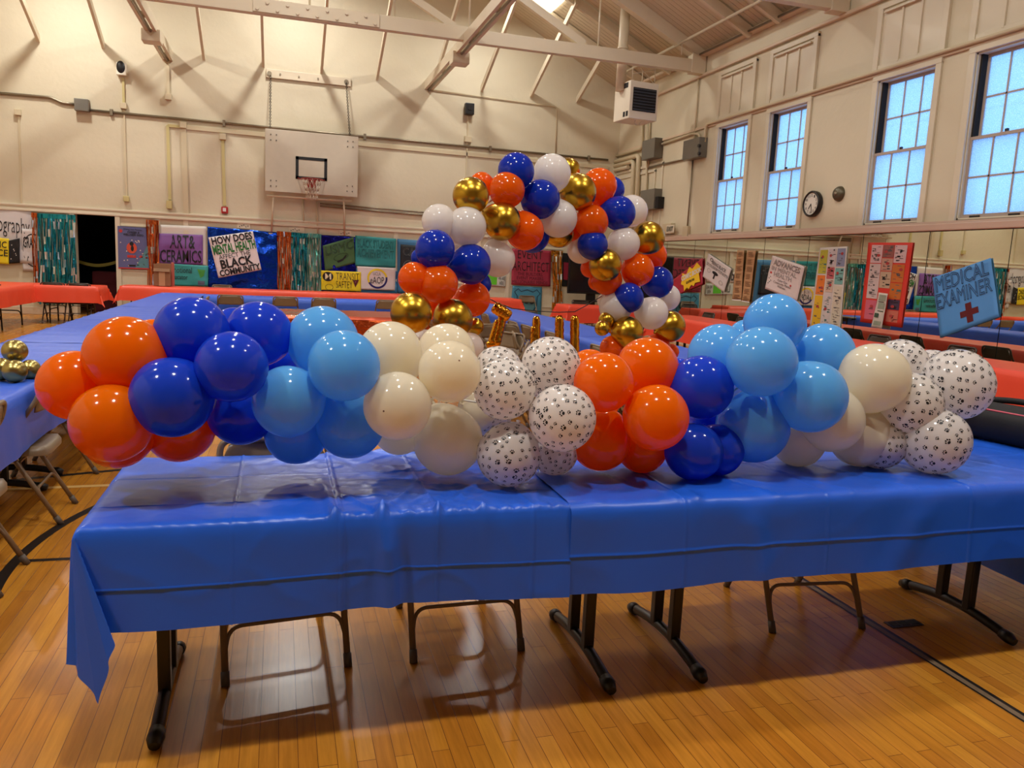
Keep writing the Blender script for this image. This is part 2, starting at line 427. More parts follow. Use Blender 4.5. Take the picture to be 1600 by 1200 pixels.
# ------------------------------------------------------------------ roof timbers
YT1, YT2 = 15.1, 10.83
def truss(Y, label):
    t = empty('roof_truss', (0, Y, 5.65))
    def loc(x, z): return (x, 0, z-5.65)
    bm = BM()
    b2 = bmesh.new(); box(b2, XL, 3.42, -.075, .075, 0, .25); bmesh.ops.bevel(b2, geom=b2.edges[:], offset=.006, segments=1, affect='EDGES'); merge(bm, b2)
    rbox(bm, 3.42, XW-.0, -.075, .075, -.02, .22, .006)
    link('bottom_chord', bm, beam_m, t)
    for s in (-1, 1):
        xe = XR + s*(XW-XR-.02) if s > 0 else XL+.02
        bm = BM(); beam(bm, loc(xe, 5.95), loc(XR+(0.02*s), gable(XR)-.28), .16, .26); link('top_chord', bm, beam_m, t)
    for (xa, za, xb, zb, w) in ((3.12, 5.88, 1.0, 6.95, .13), (5.72, 5.88, 3.7, 6.92, .15), (-2.1, 5.9, .0, 6.95, .13), (-4.7, 5.9, -2.7, 6.9, .15)):
        bm = BM(); beam(bm, loc(xa, za), loc(xb, min(zb, gable(xb)-.2)), .1, w); link('web_member', bm, beam_m, t)
    for x in (2.0, 3.4, 6.02, -1.4, .5):
        bm = BM(); tube(bm, [loc(x, 5.88), loc(x, gable(x)-.3)], .018, 8); link('hanger_rod', bm, beam_m, t)
    bm = BM(); box(bm, -.45, 1.72, -.10, -.076, .02, .24); sp_ = link('splice_plate', bm, beam_m, t)
    for k in range(13):
        x = -.38 + 2.02*k/12; z = .18 if k % 2 else .07
        bm = BM(); cyl(bm, (x, -.108, z), (0, 1, 0), .028, .03, 8); link('bolt', bm, beam_m, sp_)
    bm = BM(); rbox(bm, XW-.34, XW-.02, -.1, .1, -.05, .34, .01); link('wall_bracket', bm, beam_m, t)
    tag(t, label, 'roof truss', 'painted timber roof trusses')
truss(YT1, 'cream painted timber roof truss whose long chord crosses above the balloon arch')
truss(YT2, 'cream timber roof truss nearer the camera, only its wall end showing above the windows')

for i, (x, lab) in enumerate(((-4.81, 'at the top left corner of the photo'), (-3.59, 'above and left of the white wall siren'), (-2.0, 'just behind the left long beam'), (-1.6, 'just right of the left long beam'), (-.36, 'left of the chain board'), (.91, 'above the chain board'),
                  (2.17, 'between the chain board and the right long beam'), (3.52, 'meeting the wall beside the right long beam'), (4.69, 'above the black wall speaker'), (5.95, 'brightly lit, second from the heater'), (7.17, 'nearest the hanging heater'))):
    if i == 2: continue
    L = min(4.05, (gable(x)-5.9)/.46) if x > 3.6 or x < -3.4 else 3.9
    bm = BM(); beam(bm, (x, YW, 5.72), (x, YW-L, 5.72+.462*L), .055, .14)
    tag(link('roof_brace', bm, beam_m), 'slanting roof brace on back wall, ' + lab, 'roof brace', 'slanting braces on the back wall')

# two long double beams that carry small lamp boxes
for x, lab, yb in ((-2.34, 'left', 17.0), (3.40, 'right', 15.85)):
    t = empty('ceiling_track', (x, 0, 5.64))
    for s in (-1, 1):
        bm = BM(); box(bm, s*.075-.03, s*.075+.03, 6.0, YW, -.06, .14); link('rail', bm, beam_m, t)
    bm = BM()
    for k in range(9): box(bm, -.05, .05, 7+k*1.5, 7.12+k*1.5, -.02, .06)
    link('spacer', bm, beam_m, t)
    bm = BM(); tube(bm, [(.0, 6.0, -.07), (0, YW, -.07)], .022, 8); link('conduit', bm, cond_m, t)
    tag(t, 'long double timber beam running to the back wall, the %s one of two' % lab, 'ceiling beam', 'long beams carrying lamp boxes')
    bm = BM(); rbox(bm, x-.17, x+.17, yb-.17, yb+.17, 5.40, 5.62, .02)
    tag(link('fixture_box', bm, beam_m), 'pale square metal fixture box hanging under the %s long ceiling beam' % lab, 'light fixture')
# flue pipe, heater
bm = BM(); tube(bm, [(6.75, YT1+.45, 5.2), (6.75, YT1+.45, 7.15)], .10, 24); tube(bm, [(6.75, YT1+.45, 6.02), (6.75, YT1+.45, 6.06)], .115, 24)
tag(link('flue_pipe', bm, beam_m), 'white round flue pipe rising from the hanging heater', 'pipe')
t = empty('unit_heater', (7.12, 15.55, 4.62), math.radians(6)); t.scale = (.88, .88, .93)
bm = BM(); rbox(bm, -.38, .38, -.36, .36, 0, .80, .02); link('casing', bm, mat('heater_white', (226, 216, 196), rough=.35), t)
bm = BM(); box(bm, -.30, .32, -.372, -.355, .17, .66); vent = link('air_outlet', bm, dark_m, t)
bm = BM()
for k in range(8): beam(bm, (-.29, -.375, .20+k*.062), (.31, -.375, .20+k*.062), .03, .012, Vector((0, -.6, 1)))
link('louvre', bm, mat('louvre_steel', (84, 78, 70), rough=.3, metal=.5), vent)
bm = BM(); box(bm, -.384, -.378, -.25, -.05, .66, .77); box(bm, -.384, -.378, -.31, -.22, .05, .16); box(bm, -.384, -.378, -.18, -.09, .05, .16); link('inspection_plate', bm, dark_m, t)
bm = BM()
for x in (-.3, .3):
    for y in (-.28, .28): tube(bm, [(x, y, .79), (x, y, 1.2)], .010, 6)
tube(bm, [(-.3, -.28, .95), (.3, -.28, 1.1)], .01, 6); tube(bm, [(.3, -.28, .8), (-.1, -.28, 1.1)], .01, 6)
link('hanger', bm, beam_m, t)
bm = BM(); tube(bm, fillet([(-.1, -.2, 0), (-.14, -.22, -.09), (.0, -.22, -.1), (.05, -.2, -.02)], .05), .008, 6); link('drain_loop', bm, beam_m, t)
tag(t, 'boxy white hanging heater with black louvred front near the corner', 'heater')
# skylight panel
sky_m = mat('skylight_lit', (255, 252, 240), emit=5)
c = CAM + ray(838, -2)*12.6
def on_roof(px, py):
    d = ray(px, py); # z = ZE+SLP*(XW-x)
    tt = (ZE+SLP*XW-CAM.z)/(d.z+SLP*d.x); return CAM+d*tt
pa = on_roof(852, -9)
bm = BM()
for a in range(1):
    y0, x0 = pa.y, pa.x
    hx, hy = .30, .42
    pts = [(x0-hx, y0-hy), (x0+hx, y0-hy), (x0+hx, y0+hy), (x0-hx, y0+hy)]
    v = [bm.verts.new((x, y, gable(x)-.03-dz_)) for dz_ in (0, .04) for x, y in pts]
    for f in ((0, 1, 2, 3), (7, 6, 5, 4), (0, 4, 5, 1), (1, 5, 6, 2), (2, 6, 7, 3), (3, 7, 4, 0)): bm.faces.new([v[i] for i in f])
tag(link('skylight', bm, sky_m), 'bright white skylight panel between the roof boards at the top edge', 'skylight')
# rafters and gusset seen under the boards
for k, x in enumerate((2.2, 3.3, 4.4, 5.5, 6.6)):
    bm = BM()
for k, (y, lab) in enumerate(((12.4, 'nearest the camera'), (13.3, 'in front of the long truss'), (16.4, 'behind the long truss'), (17.7, 'closest to the back wall'))):
    bm = BM(); beam(bm, (XW-.1, y, gable(XW-.1)-.14), (XR+.1, y, gable(XR+.1)-.14), .08, .18)
    tag(link('rafter', bm, beam_m), 'sloping cream rafter under the roof boards, ' + lab, 'rafter', 'rafters under the boarded roof')
for k, (x, lab) in enumerate(((7.75, 'low pipe crossing in front of the truss end'),)):
    bm = BM(); tube(bm, [(x, YF+1, 6.1), (x, 17.6, 6.13)], .028, 10); tube(bm, [(x, YT1-.2, 5.88), (x, YT1-.2, 6.1)], .008, 6)
    tag(link('sprinkler_pipe', bm, beam_m), 'thin cream sprinkler pipe running toward the camera along the ceiling', 'pipe')
bm = BM(); tube(bm, [(XW-.18, YF+1, 5.97), (XW-.18, 15.0, 5.97)], .022, 8)
tag(link('sprinkler_pipe', bm, cond_m), 'dark thin pipe tucked where right wall meets ceiling', 'pipe')

# ------------------------------------------------------------------ pipes and devices on the back wall
def wtube(name, pts, r, m, label, cat='conduit', group=None, plane='y', off=.035, fil=.06, n=10):
    P = [(Py(px, py, YW-off) if plane == 'y' else Px(px, py, XW-off)) for px, py in pts]
    bm = BM(); tube(bm, fillet(P, fil) if len(P) > 2 else P, r, n)
    return tag(link(name, bm, m), label, cat, group)
def wraceway(name, pts, w, m, label, group=None, off=.0, d=.035):
    bm = BM()
    P = [Py(px, py, YW-off-d/2) for px, py in pts]
    for a, b in zip(P, P[1:]):
        dirv = (b-a).normalized()
        up = Vector((0, -1, 0)); beam(bm, a, b, w, d, up)
    return tag(link(name, bm, m), label, 'raceway', group)
wtube('conduit', [(-30, 143), (78, 152), (98, 161), (119, 163)], .028, cond_m, 'dark metal conduit entering the grey wall box from the left')
wtube('conduit', [(141, 172), (950, 250)], .026, cond_m, 'long metal conduit running behind the backboard to the corner')
wraceway('wall_raceway', [(290, 199), (950, 262)], .085, race_m, 'long cream raceway just under the metal conduit')
wraceway('wall_raceway', [(286.5, 200), (291, 335)], .11, race_m, 'wide double cream raceway dropping beside the tall left corner box')
wraceway('wall_raceway', [(281, 198), (262, 196), (265.5, 312)], .06, race_y, 'yellowed raceway dropping to a small outlet left of the wide one')
wraceway('wall_raceway', [(348, 218), (351, 322)], .065, race_y, 'yellowed raceway dropping to the red fire alarm')
wraceway('wall_raceway', [(29.5, 181), (34, 318)], .03, race_m, 'thin cream raceway dropping at the far left of back wall')
wraceway('wall_raceway', [(192.5, 122), (193.5, 161)], .05, race_y, 'short yellow raceway below the white wall siren')
wraceway('wall_raceway', [(194, 173), (198, 306)], .03, race_m, 'thin raceway dropping to the yellow outlet below the siren')
wraceway('wall_raceway', [(262, 95), (263, 149)], .06, race_m, 'cream raceway dropping from the left long beam end')
wraceway('wall_raceway', [(731.5, 181), (727.5, 300)], .03, race_m, 'thin raceway dropping from the black wall speaker')
wtube('conduit', [(672, 140), (870, 167), (868, 240)], .014, race_m, 'thin painted conduit framing the upper right part of back wall')
wtube('conduit', [(500, 318), (760, 340)], .018, cond_m, 'upper of two slim conduits below the backboard')
wtube('conduit', [(500, 322), (760, 345)], .018, cond_m, 'lower of two slim conduits below the backboard')
wtube('conduit', [(473.5, 310), (474.5, 348)], .016, race_m, 'left short riser pipe under the basketball net')
wtube('conduit', [(495, 315), (496.5, 366)], .016, race_m, 'right taller riser pipe under the basketball net')
def wbox(name, x0, y0, x1, y1, d, m, label, cat, parts=None, plane='y', r=.01):
    A = (Py(x0, y0) if plane == 'y' else Px(x0, y0)); B = (Py(x1, y1) if plane == 'y' else Px(x1, y1))
    bm = BM()
    if plane == 'y': rbox(bm, min(A.x, B.x), max(A.x, B.x), YW-d, YW-.001, min(A.z, B.z), max(A.z, B.z), r)
    else: rbox(bm, XW-d, XW-.001, min(A.y, B.y), max(A.y, B.y), min(A.z, B.z), max(A.z, B.z), r)
    return tag(link(name, bm, m), label, cat)
wbox('junction_box', 118, 155, 141, 176, .15, grey_m, 'grey square junction box on the left of back wall', 'junction box')
for (px, py, lab) in ((29, 176, 'on top of the far left thin raceway'), (193.5, 166, 'on the raceway under the white siren'), (286.5, 196, 'where the wide raceway starts'), (265, 320, 'ending the yellowed raceway at left'), (348, 214, 'above the fire alarm raceway'), (263.5, 152, 'below the left long beam end'), (730.5, 218, 'under the black wall speaker'), (198, 311, 'yellow one low beneath the siren')):
    s = 5.2 if py < 310 else 4.5
    wbox('outlet_box', px-s, py-s*(1.0 if px != 265 else 1.5), px+s, py+s*(1.0 if px != 265 else 1.5), .09, race_y if px in (198, 265) else race_m, 'small raceway box on back wall ' + lab, 'outlet box')
t = wbox('fire_alarm', 346, 323, 356.5, 334, .07, mat('alarm_red', (176, 24, 28), rough=.35), 'red fire alarm call point on back wall left of backboard', 'fire alarm')
P = Py(351, 328); bm = BM(); rbox(bm, P.x-.035, P.x+.035, YW-.085, YW-.068, P.z-.04, P.z+.04, .004); link('label_plate', bm, white_m, t)
t = wbox('wall_siren', 183, 99, 199, 120, .14, mat('device_white', (226, 218, 200), rough=.4), 'white wall siren with black oval lens high on back wall', 'siren')
P = Py(190.5, 107); bm = BM(); lathe(bm, [(0, .03), (.06, .02), (.085, 0)], 20, Matrix.Translation((P.x, YW-.14, P.z)) @ Matrix.Rotation(math.pi/2, 4, 'X') @ Matrix.Scale(1.5, 4, (0, 1, 0))); link('lens', bm, blackp, t)
t = wbox('wall_speaker', 725.5, 162, 738.5, 181, .16, blackp, 'black wall mounted box speaker above the balloon arch', 'speaker')
P = Py(732, 170); bm = BM(); rbox(bm, P.x-.05, P.x+.05, YW-.175, YW-.158, P.z-.06, P.z+.06, .004); link('grille', bm, dark_m, t)
# conduit straps
for px in (174, 350, 570, 766, 920):
    P = Py(px, 172+.0964*(px-142), YW-.035); bm = BM(); rbox(bm, P.x-.03, P.x+.03, YW-.07, YW-.001, P.z-.075, P.z+.06, .006)
    tag(link('conduit_strap', bm, cond_m), 'small metal strap clamping the long conduit to back wall', 'strap', 'straps along the long conduit')

# ------------------------------------------------------------------ basketball backboard
t = empty('basketball_hoop', (0, YW, 0))
yb = YW-.42
A, B, Cc, D = Py(414, 200, yb), Py(559.5, 214, yb), Py(559, 309.5, yb), Py(414.5, 297, yb)
x0, x1, z1, z0 = (A.x+D.x)/2, (B.x+Cc.x)/2, (A.z+B.z)/2, (Cc.z+D.z)/2
bm = BM(); rbox(bm, x0, x1, -.42, -.38, z0, z1, .006); bd = link('backboard', bm, mat('backboard_grey', (198, 186, 166), rough=.5, vary=(7, .06)), t)
bm = BM()
for sx in (x0+.12, x0+.24, x1-.24, x1-.12):
    for z in (z0+.12, z0+.24, z1-.24, z1-.12): cyl(bm, (sx, -.425, z), (0, 1, 0), .012, .012, 8)
link('screw', bm, dark_m, bd)
a, b = Py(462, 244, yb), Py(511, 283, yb)
xa, xb, za, zb_ = a.x, b.x, b.z, a.z
bm = BM(); w = .065
box(bm, xa, xb, -.426, -.421, zb_-w, zb_); box(bm, xa, xb, -.426, -.421, za, za+w); box(bm, xa, xa+w, -.426, -.421, za, zb_); box(bm, xb-w, xb, -.426, -.421, za, zb_)
link('target_square', bm, ink, bd)
xc = (xa+xb)/2; zr_ = za-.02
bm = BM(); N = 32
tube(bm, [(xc+.23*math.cos(2*math.pi*k/N), -.42-.15-.23+.23*math.sin(2*math.pi*k/N), zr_) for k in range(N)], .011, 8, closed=True)
rbox(bm, xc-.09, xc+.09, -.56, -.42, zr_-.16, zr_+.02, .006)
for s in (-1, 1): tube(bm, [(xc+s*.3, -.43, za+.02), (xc+s*.16, -.56, zr_-.01)], .009, 6)
link('rim', bm, mat('rim_red', (150, 40, 30), rough=.4), t)
bm = BM(); nl = 12
def npt(k, j):
    aa = 2*math.pi*(k+.5*(j % 2))/nl; rr = [.225, .17, .14, .125, .13][j]; return (xc+rr*math.cos(aa), -.80+rr*math.sin(aa), zr_-[0, .14, .26, .36, .45][j])
for j in range(4):
    for k in range(nl):
        o = 0 if j % 2 else -1
        tube(bm, [npt(k, j), npt(k, j+1)], .006, 4); tube(bm, [npt(k, j), npt(k+o if j % 2 == 0 else k+1, j+1)], .006, 4)
link('net', bm, mat('net_cord', (206, 190, 170), rough=.8), t)
a, b = Py(416, 107), Py(548, 134)
bm = BM(); hz0, hz1 = Py(416, 120).z, Py(416, 108).z
rbox(bm, Py(416, 112).x, Py(548, 128).x, -.062, -.002, hz0-.02, hz1, .008); hb = link('header_board', bm, beam_m, t)
bm = BM()
for px, py in ((421, 115), (541, 128), (438, 116), (467, 120), (497, 123)):
    P = Py(px, py, YW-.06); cyl(bm, (P.x, -.07, P.z), (0, 1, 0), .05 if px in (421, 541) else .018, .03, 12)
link('bolt', bm, cond_m, hb)
for nm, (p, q) in (('chain', ((423, 117), (422, 200))), ('chain', ((541, 128), (546.5, 211)))):
    a = Py(*p, YW-.12); b = Py(*q, YW-.40); bm = BM(); n = 34
    for k in range(n):
        c = a.lerp(b, (k+.5)/n); dd = (b-a).normalized(); s1 = dd.cross(Vector((0, 1, 0) if k % 2 else (1, 0, 0))).normalized()
        hl = (b-a).length/n*.66
        tube(bm, [Vector((c.x, c.y-YW, c.z))+dd*(hl*math.cos(t_))+s1*(.018*math.sin(t_)) for t_ in [2*math.pi*i/8 for i in range(8)]], .006, 4, closed=True)
    link(nm, bm, mat('chain_steel', (48, 42, 38), rough=.4, metal=.7), t)
bm = BM(); zz = z0-.03
tube(bm, [(x0+.03, -.3, zz-.06), (x1-.12, -.3, zz-.06)], .025, 8)
for x in (x0+.18, x1-.3):
    tube(bm, [(x, -.3, zz-.02), (x-.05*(1 if x < xc else -1), -.02, zz-.85)], .022, 8); tube(bm, [(x, -.37, zz+.1), (x, -.02, zz+.1)], .022, 8)
link('support_pipe', bm, beam_m, t)
tag(t, 'grey basketball backboard with black square, rim and net, hung on chains', 'basketball hoop')

# ------------------------------------------------------------------ corner pipes and right wall devices
for k, (pts, r, lab) in enumerate((([(955, 246), (1003, 232), (1004, 160), (1006, 118)], .035, 'tallest, turning up beside the heater'), ([(952, 255), (998, 243), (992, 380)], .055, 'thick top one of the corner bends'),
                                   ([(952, 262), (990, 252), (986, 370)], .055, 'thick middle one of the corner bends'), ([(952, 268), (982, 261)], .05, 'short capped stub below the corner bends'),
                                   ([(1013, 190), (1007, 380)], .03, 'straight vertical one next to the grey box'), ([(1018, 120), (1013, 262)], .022, 'slim vertical one behind the heater'))):
    wtube('wall_pipe', pts, r, race_m, 'cream painted wall pipe at the room corner, ' + lab, 'pipe', 'pipes at the room corner', 'x', r+.02, .12, 12)
for x0_, x1_, y0_, y1_, off in ((953, 1038, 271, 258, .02), (960, 1026, 279, 268, .02)):
    bm = BM(); a = Px(x0_, y0_); b = Px(x1_, y1_); z = (a.z+b.z)/2
    box(bm, XW-.03, XW, b.y, a.y, z-.03, z+.03); box(bm, XW-.03, XW, b.y, b.y+.06, 2.33, z)
    struct(link('trim_8', bm, wain_m))
t = wbox('electrical_box', 1017, 222, 1035, 247, .22, grey_m, 'grey upper electrical box on right wall near corner pipes', 'electrical box', plane='x')
t = wbox('electrical_box', 1013, 299, 1033, 327, .20, grey_m, 'large grey electrical panel box above the gold balloon', 'electrical box', plane='x')
A = Px(1031, 317); bm = BM(); rbox(bm, XW-.16, XW-.002, A.y-.22, A.y, A.z-.14, A.z+.12, .008); link('switch_housing', bm, dark_m, t)
t = wbox('electrical_box', 1081, 222, 1104, 246, .20, grey_m, 'grey square electrical box left of the first window', 'electrical box', plane='x')
bm = BM()
for p in ((1094, 228), (1094, 240)):
    P = Px(p[0], p[1], XW-.2); cyl(bm, (P.x-.02, P.y, P.z), (1, 0, 0), .035, .05, 12)
link('knob', bm, black_m, t)
wtube('conduit', [(1035, 225), (1082, 209), (1093, 210), (1095, 224)], .028, race_m, 'painted conduit joining the two upper grey boxes', plane='x')
P1 = [Px(1101, 222, XW-.06), Px(1102, 203, XW-.06)] + [Vector((XW-.06, y, 4.56)) for y in (14.7, 7.0)] + [Vector((XW-.06, YF+1, 4.56))]
bm = BM(); tube(bm, fillet(P1, .18), .028, 10); tag(link('conduit', bm, race_m), 'long painted conduit running along above the tall windows', 'conduit')
wtube('conduit', [(1013, 262), (1080, 246)], .02, cond_m, 'slim conduit sloping under the upper grey boxes', plane='x')
wtube('conduit', [(1083, 246), (1074, 355)], .016, cond_m, 'thin conduit dropping beside the EXIT sign', plane='x')
bm = BM(); tube(bm, [Px(1092, 118, XW-.03), Px(1085, 220, XW-.03)], .018, 8); tag(link('conduit', bm, race_m), 'thin riser conduit from truss end to grey box', 'conduit')
wbox('outlet_box', 1071, 354, 1078, 370, .07, race_m, 'cream outlet box on right wall beside the EXIT sign', 'outlet box', plane='x')
t = wbox('thermostat', 1036, 300, 1036.4, 301, .01, grey_m, 'x', 'x', plane='x')
bpy.data.objects.remove(t)

# text drawing ------------------------------------------------------
def text_bm(body, outline=0, font_off=0.0, res=2):
    cu = bpy.data.curves.new('t', 'FONT'); cu.body = body; cu.align_x = 'CENTER'; cu.resolution_u = res; cu.space_line = .9
    if outline: cu.fill_mode = 'NONE'; cu.bevel_depth = outline; cu.bevel_resolution = 0
    else: cu.offset = font_off
    o = bpy.data.objects.new('t', cu); COL.objects.link(o)
    dg = bpy.context.evaluated_depsgraph_get(); me = bpy.data.meshes.new_from_object(o.evaluated_get(dg))
    COL.objects.unlink(o); bpy.data.objects.remove(o); bpy.data.curves.remove(cu)
    xs = [v.co.x for v in me.vertices]; ys = [v.co.y for v in me.vertices]
    bm = bmesh.new(); bm.from_mesh(me); bpy.data.meshes.remove(me)
    x0, x1, y0, y1 = min(xs), max(xs), min(ys), max(ys)
    for v in bm.verts: v.co = Vector(((v.co.x-x0)/(x1-x0), (v.co.y-y0)/(y1-y0), v.co.z))
    return bm

class Sheet:
    """a sheet of paper on a wall given by its four corners tl,tr,br,bl"""
    def __init__(s, name, corners, m, label, cat='poster', wr=.008, seed=0, group=None, n=14, thick=.004, nrm=None):
        s.c = [Vector(c) for c in corners]; s.wr = wr; s.seed = seed
        s.n = nrm or ((s.c[1]-s.c[0]).cross(s.c[3]-s.c[0])).normalized()
        if s.n.dot(CAM-s.c[0]) < 0: s.n = -s.n
        bm = BM(); g = [[bm.verts.new(s.at(i/n, j/n, 0)) for j in range(n+1)] for i in range(n+1)]
        h = [[bm.verts.new(s.at(i/n, j/n, -thick)) for j in range(n+1)] for i in range(n+1)]
        for i in range(n):
            for j in range(n):
                bm.faces.new((g[i][j], g[i+1][j], g[i+1][j+1], g[i][j+1])); bm.faces.new((h[i][j], h[i][j+1], h[i+1][j+1], h[i+1][j]))
        for k in range(n):
            for q, w in (((0, k), (0, k+1)), ((n, k), (n, k+1)), ((k, 0), (k+1, 0)), ((k, n), (k+1, n))):
                bm.faces.new((g[q[0]][q[1]], g[w[0]][w[1]], h[w[0]][w[1]], h[q[0]][q[1]]))
        s.o = link(name, bm, m, smooth=wr > 0); tag(s.o, label, cat, group)
    def at(s, u, v, h):
        a, b, c, d = s.c
        p = (a*(1-u)+b*u)*v + (d*(1-u)+c*u)*(1-v)
        w = s.wr*(noise.noise(Vector((u*2.4+s.seed*3.1, v*2.4, s.seed)))*1.6+noise.noise(Vector((u*7+s.seed, v*7, 2)))*.5+.5)
        return p + s.n*(w+h)
    def put(s, name, bm, m, h=.004):
        for v in bm.verts: v.co = s.at(v.co.x, v.co.y, h + (v.co.z if abs(v.co.z) < .5 else 0)*.02)
        return link(name, bm, m, s.o)
    def text(s, body, u0, v0, u1, v1, m=None, outline=0, off=.01, rot=0, h=.010):
        bm = text_bm(body, outline, off)
        for v in bm.verts:
            x, y = v.co.x-.5, v.co.y-.5
            x, y = x*math.cos(rot)-y*math.sin(rot), x*math.sin(rot)+y*math.cos(rot)
            v.co = Vector((u0+(x+.5)*(u1-u0), v0+(y+.5)*(v1-v0), 0))
        if not outline: bmesh.ops.triangulate(bm, faces=bm.faces)
        return s.put('lettering', bm, m or ink, h)
    def shape(s, pts, m, name='drawing', h=.004):
        bm = BM()
        polys = pts if isinstance(pts[0][0], (list, tuple)) else [pts]
        for p in polys:
            v = [bm.verts.new((x, y, 0)) for x, y in p]; bm.faces.new(v)
        bmesh.ops.triangulate(bm, faces=bm.faces)
        if any((f.calc_center_median()-f.verts[0].co).length > .15 for f in bm.faces): bmesh.ops.subdivide_edges(bm, edges=bm.edges[:], cuts=3, use_grid_fill=True)
        return s.put(name, bm, m, h)
def R4(u0, v0, u1, v1): return [(u0, v0), (u1, v0), (u1, v1), (u0, v1)]
def ell(cx, cy, rx, ry, n=28, a0=0, a1=2*math.pi): return [(cx+rx*math.cos(a0+(a1-a0)*k/n), cy+ry*math.sin(a0+(a1-a0)*k/n)) for k in range(n)]
def ringp(cx, cy, rx, ry, w, n=36, a0=0, a1=2*math.pi, asp=1):
    out = []
    for k in range(n):
        a, b = a0+(a1-a0)*k/n, a0+(a1-a0)*(k+1)/n
        out.append([(cx+rx*math.cos(a), cy+ry*math.sin(a)), (cx+rx*math.cos(b), cy+ry*math.sin(b)), (cx+(rx-w)*math.cos(b), cy+(ry-w*asp)*math.sin(b)), (cx+(rx-w)*math.cos(a), cy+(ry-w*asp)*math.sin(a))])
    return out
def bsheet(name, px, col, label, off=.03, **k):
    m = mat('paper_%d_%d_%d' % col, col, rough=.6, vary=(3, .05))
    return Sheet(name, [Py(x, y, YW-off) for x, y in px], m, label, **k)
def rsheet(name, px, col, label, off=.05, **k):
    m = mat('paper_%d_%d_%d' % col, col, rough=.6, vary=(3, .05))
    return Sheet(name, [Px(x, y, XW-off) for x, y in px], m, label, **k)
def foil(name, col, rough=.22):
    return mat('foil_'+name, col, rough=rough, metal=.85, bump=(5, .5, .05))
teal_f = foil('teal', (40, 150, 165), .25); orange_f = foil('orange', (205, 105, 50), .25); blue_f = foil('blue', (20, 70, 190), .16); gold_f = foil('gold', (205, 140, 45), .2); navy_f = foil('navy', (24, 26, 140), .2); tealg_f = foil('sea', (110, 185, 175), .3)
def fringe(px, m, label, strands, off=.06, group=None, seed=1, mix=None):
    """curtain of hanging foil strands from px corners tl,tr,br,bl"""
    tl, tr, br, bl = [Py(x, y, YW-off) for x, y in px]; rnd = random.Random(seed); bm = BM()
    head = .10
    for k in range(strands):
        u = (k+.5)/strands; w = (tr-tl).length/strands*.62
        a = tl.lerp(tr, u); b = bl.lerp(br, u); n = 12; L = None
        ph = rnd.random()*6; end = 1-rnd.random()*.04
        for i in range(n+1):
            tt = i/n*end; c = a.lerp(b, tt) + Vector((.012*math.sin(ph+tt*9), -.02*math.sin(ph*2+tt*6)-.01*(k % 3), 0))
            tw = .9*math.sin(ph+tt*5+k)
            l = bm.verts.new(c+Vector((-w*math.cos(tw), w*math.sin(tw), 0))); r = bm.verts.new(c+Vector((w*math.cos(tw), -w*math.sin(tw), 0)))
            if L:
                f = bm.faces.new((L[0], L[1], r, l)); f.material_index = 1 if (mix and rnd.random() < mix) else 0
            L = (l, r)
    b3 = bmesh.new(); beam(bm, tl+Vector((0, -.01, -head/2)), tr+Vector((0, -.01, -head/2)), .01, head)
    b3.free()
    return tag(link('fringe_curtain', bm, [m, mat('foil_sheen', (225, 235, 230), rough=.2, metal=.7)], recalc=False), label, 'fringe curtain', group)
fringe([(58, 333), (118, 336), (120, 478), (60, 476)], teal_f, 'wide teal foil fringe curtain left of the dark doorway', 26, seed=3, mix=.22)
fringe([(49, 332), (58, 333), (60, 470), (53, 470)], orange_f, 'narrow orange foil fringe left of the wide teal curtain', 7, off=.08, seed=4, mix=.1)
fringe([(229, 343), (248, 344.5), (250, 470), (231, 470)], orange_f, 'orange foil fringe between expo poster and purple sign', 9, seed=5, mix=.06)
fringe([(433, 361), (455, 363), (455, 463), (434, 461)], orange_f, 'orange foil fringe right of the blue foil backdrop', 12, seed=6, mix=.08)
fringe([(455, 363), (480, 365), (480, 466), (456, 464)], teal_f, 'teal foil fringe panel next to orange fringe, left half', 14, seed=7, mix=.08)
fringe([(480, 364), (502, 366), (502, 468), (481, 466)], tealg_f, 'paler sea green foil fringe beside the green sign', 13, seed=8, mix=.2)
fringe([(861, 391), (879, 392.5), (877, 500), (864, 500)], gold_f, 'gold and copper foil fringe right of the event architect sign', 10, seed=9, mix=.12)
# foil backdrops
def foilsheet(px, m, label, seed):
    s = Sheet('foil_backdrop', [Py(x, y, YW-.035) for x, y in px], m, label, 'foil sheet', wr=.03, seed=seed, n=40); return s
foilsheet([(324, 354), (434, 363), (434, 460), (325, 452)], blue_f, 'shiny crinkled blue foil backdrop behind the mental health sign', 4)
foilsheet([(502, 367), (556, 370), (556, 462), (502, 458)], navy_f, 'dark violet blue foil sheet behind the green sign', 5)
foilsheet([(556, 419), (621, 424), (620, 462), (556, 460)], mat('plastic_blue', (44, 112, 158), rough=.35), 'plain blue plastic sheet showing below the white circle sign', 6)

# ---- back wall signs
s = bsheet('sign', [(-95, 308), (49, 330), (52, 412), (-95, 402)], (212, 206, 204), 'large white paper sign reading photography at far left', wr=.03, seed=1)
s.text('Photography', .43, .46, .975, .84, off=-.006)
s = bsheet('sign', [(-52, 366), (14, 373), (14, 413), (-52, 408)], (236, 208, 30), 'yellow sign cut by the left edge of photo', off=.09, seed=2)
s.text('FORENSIC', .08, .62, .95, .88); s.text('SCIENCE', .1, .30, .98, .56)
s = bsheet('picture', [(14, 376), (31, 372), (31, 411), (14, 412)], (22, 20, 24), 'black paper shape with white specks beside yellow sign', off=.10, seed=3)
s.shape([ell(.2+.6*((i*37) % 10)/10, .2+.65*((i*53) % 10)/10, .04, .025, 6) for i in range(6)], white_m)
s = bsheet('sign', [(32, 357), (58, 359), (59, 424), (36, 423)], (214, 208, 206), 'white sign with grand in a circle, partly behind orange fringe', off=.045, wr=.01, seed=4)
